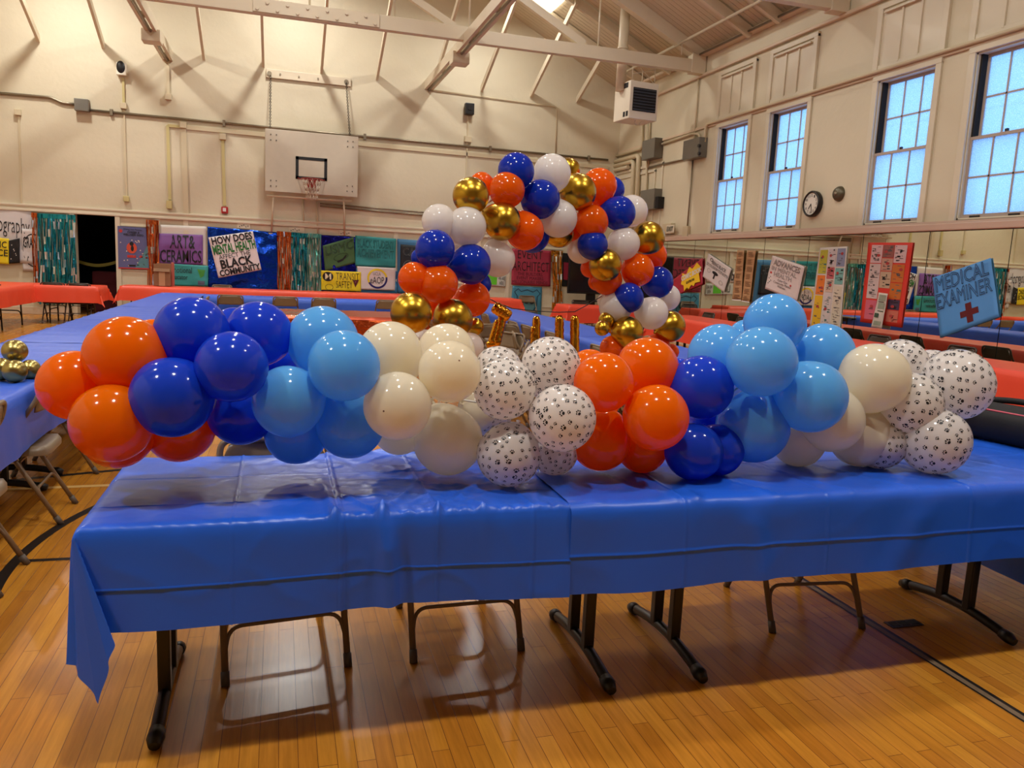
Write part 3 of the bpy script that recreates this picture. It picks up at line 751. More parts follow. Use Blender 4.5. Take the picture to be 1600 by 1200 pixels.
s.shape(ringp(.75, .5, .68, .4, .03, a0=.4*math.pi, a1=1.6*math.pi), ink); s.text('GRAN', .12, .55, .95, .82, rot=.0); s.text('AN', .28, .2, .8, .36)
purple_p = (112, 104, 160)
s = bsheet('poster', [(183.5, 353), (231, 356.5), (233, 421), (185, 419.5)], (94, 96, 142), 'violet and blue expo poster with small figures right of doorway', off=.05, wr=0, n=6)
s.shape([(.55, .03), (.98, .03), (.98, .6), (.8, .35)], mat('poster_teal', (84, 132, 140)), 'panel')
s.shape(R4(.0, .0, 1, .03), mat('poster_red', (190, 50, 50)), 'panel')
s.text('Diving Into Passion', .2, .91, .8, .96); s.text('CAREER &\nWELLNESS EXPO', .18, .79, .85, .90, off=.03)
s.shape([ell(.45, .5, .17, .13, 20)], mat('poster_orange', (206, 78, 50)), 'drawing', .005)
s.shape([ell(.45, .6, .07, .05, 12), ell(.47, .49, .05, .07, 12)], ink, 'drawing', .0065)
s.shape([ell(.1, .89, .06, .04, 10), ell(.75, .3, .06, .03), ell(.93, .28, .04, .02)], mat('poster_red', (190, 50, 50)), 'drawing')
rnd = random.Random(3)
s.shape([ell(.08+.86*rnd.random(), .05+.68*rnd.random(), .02, .014, 7) for _ in range(26)], mat('poster_cream', (232, 214, 190)), 'drawing')
s.shape(R4(.3, .27, .58, .33), mat('poster_red', (190, 50, 50)), 'panel')
s.shape(R4(.34, .06, .56, .1), ink, 'panel')
s = Sheet('paper_backing', [Py(x, y, YW-.02) for x, y in [(248, 351), (322, 354), (322, 417), (250, 415)]], mat('paper_back', (220, 214, 206)), 'plain white paper behind the purple ceramics sign', 'paper', wr=.012, seed=6)
s = bsheet('sign', [(248.5, 364.5), (317, 367), (317, 413.5), (249, 412)], (126, 80, 152), 'purple sign reading ART and CERAMICS', off=.055, wr=.02, seed=7)
s.text('ART&', .24, .52, .82, .97, off=.012); s.text('CERAMICS', .02, .05, .97, .47, off=.012)
s = bsheet('sign', [(258, 411.5), (325.5, 415.5), (325, 447), (259, 446)], (50, 148, 144), 'teal sign reading emotional behavior with green leaf, behind cardboard box', off=.085, wr=.015, seed=8)
s.text('Emotional', .1, .6, .62, .88, off=.0); s.text('Educator', .1, .30, .52, .52, off=.0)
s.shape([(.74, .82), (.93, .78), (.9, .5), (.82, .38)], mat('leaf_green', (60, 140, 50))); s.shape(R4(.76, .03, .92, .25), mat('pot_grey', (90, 100, 120)))
s = bsheet('sign', [(325.5, 371), (395, 361), (408.5, 421.5), (341.5, 434.5)], (226, 216, 216), 'tilted white sign asking about mental health on blue foil', off=.10, wr=.006, seed=9)
s.text('HOW DOES', .05, .80, .96, .99, off=.03); s.text('MENTAL HEALTH', .03, .56, .99, .79, mat('green_marker', (16, 110, 36)), off=.03)
s.text('AFFECT THE', .12, .43, .84, .54, off=.0); s.text('BLACK', .12, .19, .86, .42, off=.035); s.text('COMMUNITY', .05, .02, .99, .18, off=.035)
s = bsheet('sign', [(504, 384), (552.5, 370), (555, 411), (508, 423.5)], (62, 98, 54), 'dark green tilted sign with faint USMC lettering and cap', off=.07, wr=.012, seed=10)
s.text('USMC', .06, .56, .97, .93, mat('dark_green_ink', (34, 60, 34)), outline=.022, off=0)
s.shape(ringp(.55, .38, .24, .13, .018), mat('dark_green_ink', (34, 60, 34))); s.shape([(.4, .25), (.45, .18), (.62, .22), (.74, .36), (.73, .42), (.6, .3)], ink)
s = bsheet('sign', [(501.5, 422.5), (564, 425), (564, 455.5), (502, 453)], (228, 204, 26), 'yellow transit safety sign with black M roundel', off=.09, wr=.01, seed=11)
s.shape([ell(.17, .70, .135, .24, 24)], ink, 'emblem'); s.text('M', .10, .55, .25, .86, mat('yel_ink', (236, 226, 180)), off=.012, h=.012)
s.text('TRANSIT', .37, .56, .95, .92, off=-.012); s.text('SAFTEY', .37, .14, .78, .5, off=-.012)
s.shape([(.79, .56), (.95, .6), (.86, .2)], mat('dk_red', (90, 16, 18))); s.shape([ell(.865, .46, .02, .035, 8)], white_m, h=.008); s.shape(ringp(.2, .16, .1, .16, .012, asp=2), mat('olive', (120, 104, 20)))
s = bsheet('sign', [(555, 368), (619, 373), (618, 418.5), (555, 415)], (42, 142, 144), 'teal sign with faint outlined BLACK STUDENT ACHIEVEMENT', off=.06, wr=.022, seed=12)
s.text('BLACK STUDENT', .05, .62, .95, .9, mat('dk_teal', (22, 92, 96)), outline=.02); s.text('ACHIEVEMENT', .05, .3, .95, .58, mat('dk_teal', (22, 92, 96)), outline=.02)
s = bsheet('sign', [(558, 416), (618, 419), (617, 454), (560, 452)], (216, 206, 204), 'white sign with UCLA EAOP inside yellow and blue ring', off=.08, wr=.01, seed=13)
s.shape(ringp(.52, .5, .27, .44, .05, a0=.2, a1=3.6, asp=1.7), mat('ring_yellow', (226, 200, 40))); s.shape(ringp(.52, .5, .27, .44, .05, a0=3.6, a1=2*math.pi+.2, asp=1.7), mat('ring_blue', (30, 26, 100)))
s.text('UCLA', .41, .64, .61, .78, off=-.01); s.text('eAOP', .33, .28, .70, .58, off=.0)
s = bsheet('sign', [(620.5, 373), (700, 379), (700, 462), (621, 458)], (58, 116, 160), 'blue paper sheet partly behind the left arch balloons', off=.045, wr=.008, seed=14)
s = bsheet('sign', [(626, 381.5), (690, 387), (690, 440), (625, 436)], (30, 38, 44), 'blackboard style dark sign with chalk letters behind arch', off=.07, wr=.004, seed=15)
s.text('CALTECH', .06, .68, .98, .92, mat('chalk', (120, 124, 124)), outline=.012); s.shape(ringp(.2, .35, .14, .2, .015), mat('chalk', (120, 124, 124)))
s = bsheet('sign', [(740, 425), (791, 430), (790, 448), (740, 444)], (200, 204, 196), 'small white and green sign low between the arch legs', off=.05, wr=.004, seed=16)
s.shape(R4(.42, .1, .72, .95), mat('bright_green', (96, 200, 40)), 'panel'); s.text('WE ARE\nHERE', .76, .12, .97, .85, off=.0); s.text('LIVE', .1, .2, .4, .85, off=.0)
bs = bsheet('sign', [(720, 404), (790, 410), (790, 426), (720, 421)], (222, 216, 210), 'white banner strip with bold black text between the arch legs', off=.04, wr=.004, seed=17)
bs.text('IMWHO NOT PERFECT', .03, .1, .97, .9, off=.04)
s = bsheet('sign', [(800, 388), (861, 392), (860, 447.5), (799, 445)], (158, 42, 66), 'crimson sign reading EVENT ARCHITECT under the arch', off=.06, wr=.012, seed=18)
s.text('EVENT', .15, .74, .78, .97, off=-.01); s.text('ARCHITECT', .02, .40, .95, .66, off=-.01); s.text('THE BUILDERS\nEVENT MAKERS\nMILLIONAIRE MINDS', .02, .05, .92, .36, mat('maroon_ink', (90, 10, 30)), off=0)
s = bsheet('sign', [(801, 446.5), (847, 449), (845, 499), (796, 497)], (62, 132, 160), 'blue sign with a drawn LAPD badge under crimson sign', off=.05, wr=.01, seed=19)
bdg = [(.08, .82), (.2, .92), (.3, .84), (.5, .9), (.7, .84), (.82, .92), (.94, .8), (.84, .7), (.84, .42), (.7, .18), (.5, .08), (.3, .18), (.18, .42), (.18, .7)]
bm = BM(); tube(bm, [(x, y, 0) for x, y in bdg], .012, 6, closed=True)
for v in bm.verts: v.co.z = 0
s.put('drawing', bm, mat('navy_ink', (20, 40, 70)), .006); s.text('LAPD', .26, .46, .76, .72, mat('navy_ink', (20, 40, 70)), off=.0)
s.shape([ell(.5, .45, .27, .26, 24)], mat('badge_face', (96, 150, 160)), 'drawing', .003)
s = bsheet('panel', [(879, 395), (899, 397), (898, 449), (878, 447)], (14, 14, 16), 'black felt panel with crimson square beside television', off=.03, wr=0, cat='panel')
s.shape(R4(.1, .2, .75, .72), mat('crimson', (150, 36, 60)), 'panel')
# flag bracket labels near the rail
for i, (px, py) in enumerate(((381, 353), (461, 359), (539, 364))):
    P = Py(px, py, YW-.03); bm = BM(); rbox(bm, P.x-.14, P.x+.14, YW-.035, YW-.001, P.z-.06, P.z+.06, .004)
    o = link('name_plate', bm, wain_m); bm = BM()
    for q in range(5): cyl(bm, (P.x-.09+q*.045, YW-.04, P.z+.02*((q*7) % 3-1)), (0, 1, 0), .012, .012, 8)
    link('hook', bm, dark_m, o); tag(o, 'small cream hook plate above the posters, ' + ['above the mental health sign', 'above the teal fringe', 'above the dark green sign'][i], 'hook plate', 'hook plates on the rail')
# caution tape in the doorway, red chair-like box in dark room
bm = BM(); a = Py(121, 408, YW+.7); b = Py(183, 409, YW+.7); n = 16; L = None
for k in range(n+1):
    c = a.lerp(b, k/n) + Vector((0, 0, -.09*math.sin(math.pi*k/n)))
    q = (bm.verts.new(c+Vector((0, 0, .035))), bm.verts.new(c-Vector((0, 0, .035))))
    if L: bm.faces.new((L[0], L[1], q[1], q[0]))
    L = q
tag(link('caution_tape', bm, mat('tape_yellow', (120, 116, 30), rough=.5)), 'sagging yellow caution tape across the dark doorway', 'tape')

# television
tvy = YW-.75
A = Py(890, 393, tvy); B = Py(962, 461, tvy)
t = empty('television', ((A.x+B.x)/2, tvy, 0)); hw = (B.x-A.x)/2
bm = BM(); rbox(bm, -hw, hw, -.03, .04, B.z, A.z, .01); link('casing', bm, blackp, t)
bm = BM(); box(bm, -hw+.03, hw-.03, -.034, -.03, B.z+.05, A.z-.03); link('screen', bm, mat('tv_screen', (20, 20, 22), rough=.15), t)
bm = BM(); box(bm, -.12, .12, .04, .1, .15, A.z-.2); box(bm, -.45, .45, -.25, .3, .02, .1)
for x in (-.4, .4):
    for y in (-.2, .25): cyl(bm, (x, y, .025), (1, 0, 0), .025, .03, 12)
rbox(bm, -.35, .35, -.12, .2, .72, .75, .005); link('stand', bm, blackp, t)
tag(t, 'large black television on a stand behind the right arch leg', 'television')

# ---- right wall things
P = Px(1273, 319); t = empty('wall_clock', (XW, P.y, P.z))
Mx = Matrix.Rotation(-math.pi/2, 4, 'Y')
bm = BM(); lathe(bm, [(0, .001), (.205, .001), (.21, .02), (.21, .075), (.195, .09), (.178, .085), (.175, .07)], 40, Mx); link('case', bm, black_m, t)
bm = BM(); lathe(bm, [(.176, .068), (0, .069)], 40, Mx); fc = link('face', bm, mat('clock_face', (226, 222, 210), rough=.4), t)
bm = BM()
def hand(ang, L, w): beam(bm, Mx @ Vector((0, 0, .073)), Mx @ Vector((L*math.cos(ang), L*math.sin(ang), .073)), w, .003, Vector((1, 0, 0)))
# on the face: local x of lathe -> world z, y -> world y (viewer's left)
hand(math.pi*.80, .10, .014); hand(math.pi*1.06, .15, .010); link('hand', bm, ink, t)
bm = BM()
for h in range(12):
    a = h*math.pi/6; b2 = text_bm(str(h if h else 12), off if False else 0, .01)
    for v in b2.verts:
        lx, lz = (v.co.x-.5)*.032*(1.5 if h in (0, 10, 11) else .8), (v.co.y-.5)*.042
        cy_, cz_ = -math.sin(a)*.135, math.cos(a)*.135
        v.co = Vector((-.0725, cy_-lx, cz_+lz))
    merge(bm, b2)
link('numerals', bm, ink, fc, recalc=False)
tag(t, 'round white wall clock with black rim between the windows', 'clock')
P = Px(1312, 303); t = empty('alarm_bell', (XW, P.y, P.z))
bm = BM(); lathe(bm, [(0, .08), (.04, .078), (.09, .065), (.115, .03), (.12, .001)], 28, Mx); link('gong', bm, mat('bell_bronze', (96, 90, 72), rough=.35, metal=.5), t)
bm = BM(); lathe(bm, [(0, .1), (.03, .095), (.035, .08)], 14, Mx); link('hub', bm, cond_m, t)
tag(t, 'round dull bronze alarm bell right of the wall clock', 'bell')
t = wbox('exit_sign', 1041, 350, 1054, 365.5, .10, race_m, 'small boxy EXIT sign on right wall beside gold balloon', 'exit sign', plane='x')
a, b = Px(1041, 350, XW-.1), Px(1054, 365.5, XW-.1)
s = Sheet('sign_face', [Vector((XW-.104, a.y-.03, a.z-.03)), Vector((XW-.104, b.y+.03, a.z-.03)), Vector((XW-.104, b.y+.03, b.z+.03)), Vector((XW-.104, a.y-.03, b.z+.03))], mat('exit_face', (226, 218, 196)), 'x', 'x', wr=0, n=2)
s.o.parent = t
for k_ in ('label', 'category'): del s.o[k_]
s.text('EXIT', .1, .2, .9, .8, mat('exit_ink', (60, 70, 60)), off=.02)

# ---- signs stuck to the mirrors
dkblue = mat('paper_edge_blue', (20, 60, 110))
s = rsheet('sign', [(1457, 434), (1548.5, 403), (1562, 495), (1469, 528)], (84, 154, 222), 'tilted light blue MEDICAL EXAMINER sign with dark red cross', off=.045, wr=.006, seed=21)
s.text('MEDICAL', .05, .73, .95, .98, mat('ink_navy', (24, 40, 66)), outline=.016); s.text('EXAMINER', .03, .45, .97, .70, mat('ink_navy', (24, 40, 66)), outline=.016)
cr_m = mat('cross_red', (96, 20, 28))
s.shape([R4(.50, .08, .60, .40), R4(.40, .19, .70, .29)], cr_m, 'cross')
s = rsheet('sign', [(1038, 448), (1098, 403), (1098, 444), (1062, 459)], (170, 40, 58), 'crimson sign with yellow COMIC BOOK starburst', off=.06, wr=.006, seed=22)
s.c = [Vector(v) for v in s.c]
def pxm(pts, off=.07): return [Px(x, y, XW-off) for x, y in pts]
st = [(1089, 410), (1096, 418), (1092, 428), (1094, 440), (1086, 442), (1084, 447), (1080, 445), (1076, 452), (1073, 448), (1069, 455), (1068, 446), (1064, 444), (1066, 434), (1066, 427), (1072, 429), (1075, 424), (1077, 417), (1082, 420)]
bm = BM(); v = [bm.verts.new(p) for p in pxm(st, .085)]; bm.faces.new(v); bmesh.ops.triangulate(bm, faces=bm.faces)
o = link('starburst', bm, mat('star_yellow', (240, 196, 40)), s.o)
for body, q, mm in (('COMIC BOOK', [(1064, 432), (1096, 416), (1096, 424), (1065, 440)], white_m), ('ILLUSTRATOR', [(1072, 440), (1085, 434), (1085, 438), (1072, 444)], ink)):
    b2 = text_bm(body, 0, .04); c = pxm(q, .09)
    for vv in b2.verts:
        u, w = vv.co.x, vv.co.y; vv.co = (c[0]*(1-u)+c[1]*u)*w + (c[3]*(1-u)+c[2]*u)*(1-w)
    link('lettering', b2, mm, s.o, recalc=False)
s = rsheet('sign', [(1107, 396), (1143, 420), (1131, 457), (1098, 432)], (216, 206, 204), 'tilted white sign with small tree drawing on mirror', off=.06, wr=.004, seed=23)
s.text('BEING BLACK', .25, .72, .85, .86, off=.0); s.text('DO YOU KNOW YOUR WORTH', .05, .56, .98, .68, off=.0)
s.shape([[(.42, .2), (.48, .2), (.5, .42), (.44, .42)], ell(.47, .44, .13, .07, 12)], ink); s.shape(ringp(.2, .85, .06, .07, .02), ink); s.shape(ringp(.2, .4, .07, .08, .008), ink); s.shape(ringp(.78, .25, .08, .08, .008), ink)
s = rsheet('sign', [(1207, 399), (1257.5, 416.5), (1245, 471), (1195.5, 451)], (218, 204, 200), 'tilted pinkish white sign with outlined lettering and red dots', off=.06, wr=.004, seed=24)
s.text('ADVANCES', .1, .76, .92, .93, outline=.02); s.text('IN MENTAL\nHEALTH', .08, .46, .85, .73, outline=.016); s.text('Color Our\nCommunity Mental\nWellness', .22, .18, .75, .42, off=0)
s.shape([ell(.08, .52, .03, .03, 10), ell(.73, .35, .025, .03, 10)], mat('dot_red', (200, 40, 40))); s.shape([ell(.06+.03*(i % 3), .2+.05*i, .018, .014, 6) for i in range(5)], ink)
for nm, q, lab in (('left', [(1152, 391), (1163, 391), (1158, 470), (1144, 469)], 'left of two brown paper note strips on the mirror'), ('right', [(1168, 391), (1181, 391.5), (1171, 473), (1159, 471)], 'right of two brown paper note strips on the mirror')):
    s = rsheet('note_strip', q, (178, 134, 92), lab, off=.06, wr=.004, seed=25, cat='note strip')
    rnd = random.Random(len(lab)); lines = []
    for k in range(7):
        v0 = k/7
        for j in range(5): lines.append(R4(.15+.1*rnd.random(), v0+.02+j*.02, .6+.3*rnd.random(), v0+.027+j*.02))
    s.shape(lines, mat('brown_ink', (80, 50, 30))); s.shape([R4(0, (k+.96)/7, 1, (k+1)/7) for k in range(6)], mat('kraft_light', (206, 170, 130)), 'note_edge'); s.shape(R4(0, 0, 1, .02), white_m, 'note_edge')
def leaflet_board(q, edge, label, cells, seed, group=None):
    s = rsheet('leaflet_board', q, edge, label, off=.045, wr=.004, seed=seed, cat='notice board')
    rnd = random.Random(seed)
    for (u0, v0, u1, v1, col, busy) in cells:
        s.shape(R4(u0, v0, u1, v1), mat('leaflet_%d_%d_%d' % col, col), 'leaflet', .004)
        ls = []
        for k in range(busy):
            a = u0+(u1-u0)*(.08+.6*rnd.random()); w = (u1-u0)*(.08+.3*rnd.random()); b = v0+(v1-v0)*(.05+.88*rnd.random())
            ls.append(R4(a, b, min(u1-.005, a+w), b+.006+.012*(rnd.random() < .25)))
        if ls: s.shape(ls, rnd.choice([ink, mat('ink_grey', (90, 84, 84)), mat('ink_teal', (60, 110, 110))]), 'print', .007)
        if rnd.random() < .6: s.shape([ell(u0+(u1-u0)*(.25+.5*rnd.random()), v0+(v1-v0)*rnd.uniform(.3, .8), (u1-u0)*.16, .018, 8)], mat('print_red', (176, 60, 60)), 'print', .008)
    return s
leaflet_board([(1281, 387), (1324, 385), (1312, 520), (1265, 511)], (214, 206, 198), 'white framed leaflet board with yellow column taped on mirror', [
    (.06, .68, .34, .97, (186, 180, 60), 10), (.06, .42, .34, .66, (222, 120, 44), 8), (.06, .02, .34, .41, (222, 178, 40), 9),
    (.38, .77, .64, .98, (206, 198, 202), 16), (.38, .62, .64, .76, (190, 96, 100), 12), (.38, .46, .64, .61, (206, 180, 160), 14), (.38, .02, .64, .45, (208, 196, 192), 34),
    (.68, .77, .96, .98, (140, 150, 180), 12), (.68, .56, .96, .75, (120, 176, 170), 10), (.68, .02, .96, .54, (208, 198, 176), 40)], 31)
leaflet_board([(1357, 379), (1427, 379), (1408, 512), (1344, 503)], (214, 54, 40), 'red framed board crowded with leaflets taped on mirror', [
    (.10, .75, .36, .97, (212, 180, 182), 16), (.37, .82, .62, .97, (150, 90, 84), 14), (.63, .76, .9, .97, (212, 184, 186), 16),
    (.10, .31, .36, .74, (204, 186, 182), 34), (.37, .66, .62, .81, (196, 150, 130), 12), (.37, .45, .62, .65, (190, 164, 136), 12),
    (.63, .53, .9, .74, (198, 112, 46), 8), (.63, .33, .9, .52, (196, 106, 40), 6), (.63, .2, .9, .32, (70, 54, 76), 10), (.63, .05, .9, .19, (200, 110, 90), 8), (.10, .05, .36, .29, (206, 100, 120), 3)], 32)
s = rsheet('leaflet_strip', [(1373, 457), (1388, 459), (1378, 514), (1362, 511)], (206, 196, 184), 'long leaflet strip hanging loose below the red framed board', off=.10, wr=.01, seed=33, cat='leaflet')
s.shape([R4(.15, .78, .9, .95), R4(.2, .55, .9, .72), R4(.15, .08, .85, .2)], mat('mint', (150, 160, 140)), 'print'); s.shape([R4(.2, .74, .8, .76), R4(.1, .3, .5, .42), R4(.3, .48, .9, .5)], mat('forest', (50, 80, 60)), 'print', .008)

# ------------------------------------------------------------------ floor lines
line_m = mat('court_line_black', (30, 26, 24), rough=.3, vary=(30, .3)); tan_m = mat('court_line_tan', (214, 172, 104), rough=.3)
linei_m = mat('court_line_worn', (120, 100, 76), rough=.4, vary=(20, .3))
def fline(name, pts, w, m, z=.0012):
    bm = BM(); L = None; pts = [Vector((p[0], p[1], 0)) for p in pts]
    for i, p in enumerate(pts):
        d = (pts[min(i+1, len(pts)-1)]-pts[max(i-1, 0)]).normalized(); s = Vector((-d.y, d.x, 0))*w/2
        q = (bm.verts.new((p.x+s.x, p.y+s.y, z)), bm.verts.new((p.x-s.x, p.y-s.y, z)))
        if L: bm.faces.new((L[0], L[1], q[1], q[0]))
        L = q
    o = link(name, bm, m); o['kind'] = 'structure'; return o
fline('court_line', [(2.54, -3), (2.54, YW-1)], .055, line_m); fline('court_line', [(2.535, -3), (2.535, YW-1)], .026, linei_m, .0018)
arc = [Pz(x, y, 0) for x, y in ((152, 791), (125, 801), (100, 815), (78, 832), (55, 852), (28, 876), (0, 908))]
# one smooth court arc through the three points
def circ(a, b, c):
    ax, ay, bx, by, cx, cy = a.x, a.y, b.x, b.y, c.x, c.y
    d = 2*(ax*(by-cy)+bx*(cy-ay)+cx*(ay-by))
    ux = ((ax*ax+ay*ay)*(by-cy)+(bx*bx+by*by)*(cy-ay)+(cx*cx+cy*cy)*(ay-by))/d
    uy = ((ax*ax+ay*ay)*(cx-bx)+(bx*bx+by*by)*(ax-cx)+(cx*cx+cy*cy)*(bx-ax))/d
    return Vector((ux, uy, 0)), math.hypot(ax-ux, ay-uy)
c0, r0 = circ(arc[0], arc[3], arc[6])
a0 = math.atan2(arc[6].y-c0.y, arc[6].x-c0.x); a1 = math.atan2(arc[0].y-c0.y, arc[0].x-c0.x)
while a1-a0 > math.pi: a1 -= 2*math.pi
while a1-a0 < -math.pi: a1 += 2*math.pi
ex = (a1-a0)
fline('court_line', [(c0.x+r0*math.cos(a0-ex*.6+(a1-a0+ex*1.1)*k/30), c0.y+r0*math.sin(a0-ex*.6+(a1-a0+ex*1.1)*k/30)) for k in range(31)], .052, line_m)
a, b = Pz(28, 877, 0), Pz(112, 873, 0); fline('court_line', [a, b+(b-a)*3], .035, line_m, .001)
a, b = Pz(75, 745, 0), Pz(200, 733, 0); fline('court_line', [a-(b-a), b+(b-a)*2], .05, line_m, .001)
a, b = Pz(50, 763, 0), Pz(178, 758, 0); fline('court_line', [a-(b-a)*2, b+(b-a)*2], .05, tan_m, .0008)
P = Pz(1412, 975, 0); bm = BM(); rbox(bm, P.x-.085, P.x+.085, P.y-.03, P.y+.03, 0, .004, .0015); o = link('floor_outlet', bm, mat('outlet_plate', (66, 52, 44), rough=.3, metal=.5))
bm = BM()
for k in (-1, 0, 1): rbox(bm, P.x+k*.052-.02, P.x+k*.052+.02, P.y-.018, P.y+.018, .003, .0055, .001)
link('socket_cover', bm, dark_m, o); tag(o, 'small dark outlet plate set in the wooden floor at right', 'floor outlet')

# ------------------------------------------------------------------ folding tables
top_m = mat('table_laminate', (150, 140, 124), rough=.4)
ZT = .735
def folding_table(x0, x1, y0, y1, label, group, style='tee', along='x', inset=.17, seen=True):
    cx, cy = (x0+x1)/2, (y0+y1)/2; L = (x1-x0) if along == 'x' else (y1-y0); Wd = (y1-y0) if along == 'x' else (x1-x0)
    t = empty('folding_table', (cx, cy, 0), 0 if along == 'x' else math.pi/2)
    bm = BM(); rbox(bm, -L/2+.01, L/2-.01, -Wd/2+.01, Wd/2-.01, ZT-.03, ZT, .008); link('tabletop', bm, top_m, t)
    bm = BM()
    for s in (-1, 1): rbox(bm, -L/2+.08, L/2-.08, s*(Wd/2-.05)-.012, s*(Wd/2-.05)+.012, ZT-.065, ZT-.031, .003)
    link('apron', bm, black_m, t)
    for s in (-1, 1):
        x = s*(L/2-inset)
        if style == 'tee':
            bm = BM()
            for yy in (-.075, .075):
                rbox(bm, x-.02, x+.02, yy-.02, yy+.02, .055, ZT-.03, .006)
            rbox(bm, x-.018, x+.018, -.09, .09, ZT-.12, ZT-.06, .004)
            n = 14; h = Wd*.38
            tube(bm, [(x, -h+2*h*k/n, .028+.036*math.cos(math.pi/2*abs(-1+2*k/n))) for k in range(n+1)], .021, 10)
            lg = link('leg', bm, black_m, t)
            for q in (-1, 1): bm = BM(); tube(bm, [(x, q*(h-.045), .034), (x, q*(h-.01), .028), (x, q*(h+.02), .020)], .026, 10, rs=[.024, .027, .017]); link('foot_cap', bm, blackp, lg)
        else:
            bm = BM(); h = Wd*.40
            tube(bm, fillet([(x, -h, 0), (x, -h+.02, ZT-.05), (x, h-.02, ZT-.05), (x, h, 0)], .05), .014, 8)
            tube(bm, fillet([(x, -h+.01, .18), (x, -h+.04, .27), (x, h-.04, .27), (x, h-.01, .18)], .06), .011, 8)
            lg = link('leg', bm, black_m, t)
    return tag(t, label, 'table', group)

CT = [(0, .0, .02), (18, -.02, .06), (34, -.12, .12), (50, -.24, .17), (62, -.32, .17), (72, -.22, .09), (82, -.03, .04), (90, .0, .03)]
def ctab(deg):
    for (a, p, q), (b, r, s) in zip(CT, CT[1:]):
        if deg <= b:
            k = (deg-a)/(b-a); k = k*k*(3-2*k); return p+(r-p)*k, q+(s-q)*k
    return CT[-1][1:]
def cloth(name, x0, x1, y0, y1, z, dl, dr, df, db, m, label, res=.03, seed=0, crease=None, wr=1.0, flare=.30, group=None, cat='tablecloth', hem=.012, warp=None, swing=False):
    """sheet over a table; d* = overhang on the left(-x), right, front(-y), back sides"""
    def axis(a, b, da, db_):
        L = []; n = max(1, int((b-a)/res))
        if da: k = max(3, int(da/res)); L += [a-da+da*i/k for i in range(k)]
        L += [a+(b-a)*i/n for i in range(n+1)]
        if db_: k = max(3, int(db_/res)); L += [b+db_*(i+1)/k for i in range(k)]
        return L
    xs, ys = axis(x0, x1, dl, dr), axis(y0, y1, df, db)
    for (axn, c0_, wd, amp) in (crease or []):
        L = xs if axn == 'x' else ys
        keep = [v for v in L if abs(v-c0_) > wd*1.25] + [c0_-wd, c0_, c0_+wd]
        keep = sorted(v for v in keep if min(L)-1e-6 <= v <= max(L)+1e-6)
        if axn == 'x': xs = keep
        else: ys = keep
    bm = BM(); g = []
    rr = .012
    def fold(a, b, v):        # signed overhang
        return (v-a) if v < a else ((v-b) if v > b else 0)
    for x in xs:
        row = []
        for y in ys:
            u, w = fold(x0, x1, x), fold(y0, y1, y)
            nx = noise.noise(Vector((x*1.7+seed*9, y*1.7, .3)))
            n2 = noise.noise(Vector((x*6+seed*5, y*6, 1.3)))
            if u == 0 and w == 0:
                p = Vector((x, y, z+.004+wr*(.0028*abs(n2)+.002*abs(nx))))
                e = min([q for q, d in ((x-x0, dl), (x1-x, dr), (y-y0, df), (y1-y, db)) if d] or [1])
                if e < .02: p.z -= .006*(1-e/.02)
            else:
                cx = min(max(x, x0), x1); cy = min(max(y, y0), y1)
                if u == 0 or w == 0:
                    s = abs(u) if w == 0 else abs(w)
                    ax = y if w == 0 else x
                    wave = wr*(.020*noise.noise(Vector((ax*2.2, seed*3.7, (1 if w == 0 else 2)))) + .011*noise.noise(Vector((ax*6.5, seed*1.7, 5))) )
                    # how close to a corner: let it begin to swing out
                    o_ = rr*(1-math.exp(-s/.02)) + (s/.3)*(.012+max(-.005, wave)) 
                    dz = s*.995 + hem*noise.noise(Vector((ax*1.3, seed, 7)))*min(1, max(0, (s-.06)/.2))
                    q = Vector((math.copysign(o_, u) if u else 0, math.copysign(o_, w) if w else 0, -dz))
                    p = Vector((cx, cy, z)) + q
                else:
                    s = math.hypot(u, w); th = math.atan2(abs(w), abs(u))     # 0 = along x side, pi/2 = along y side
                    fl = flare*(math.sin(2*th)**1.5)
                    h_ = (.04+fl)*s + rr
                    # swing the two flanks inward so the corner hangs as one pointed fold
                    th2 = math.pi/4+(th-math.pi/4)*1.0
                    px_, py_ = h_*math.cos(th2), h_*math.sin(th2)
                    # billow: side folds curl back
                    px_ -= .16*s*math.sin(2*th)**2*math.sin(4*th) ; py_ += .16*s*math.sin(2*th)**2*math.sin(4*th)
                    dz = math.sqrt(max(1e-6, s*s - (h_-rr)**2))
                    if swing and u < 0 and w < 0:
                        q1, q2 = ctab(math.degrees(th)); px_ = q1*s+rr*math.cos(th); py_ = q2*s+rr*math.sin(th); dz = s*math.sqrt(1-q1*q1-q2*q2)
                    p = Vector((cx+math.copysign(1, u)*px_, cy+math.copysign(1, w)*py_, z-dz))
            if crease:
                for (axn, c0_, wd, amp) in crease:
                    v_ = (x if axn == 'x' else y)
                    k = 1-abs(v_-c0_)/wd
                    if k > 0:
                        dd = amp*k*k
                        if w < 0 and u == 0: p.y -= dd
                        elif u < 0 and w == 0: p.x -= dd
                        elif u == 0 and w == 0: p.z += dd
            if warp: p = warp(p, x, y, u, w)
            row.append(bm.verts.new(p))
        g.append(row)
    for i in range(len(xs)-1):
        for j in range(len(ys)-1):
            bm.faces.new((g[i][j], g[i+1][j], g[i+1][j+1], g[i][j+1]))
    o = link(name, bm, m, smooth=True, recalc=False)
    return tag(o, label, cat, group)
def plastic(name, col, rough=.34, tr=.0):
    m = mat(name, col, rough=rough, spec=.45, bump=(11, .25, .006), vary=(1.5, .06))
    if tr: m.node_tree.nodes['Principled BSDF'].inputs['Transmission Weight'].default_value = 0
    return m
blue_p = plastic('blue_plastic_cloth', (34, 96, 218)); blue_far = plastic('blue_plastic_cloth_far', (52, 98, 214), .42)
red_p = plastic('red_plastic_cloth', (236, 78, 54), .4)
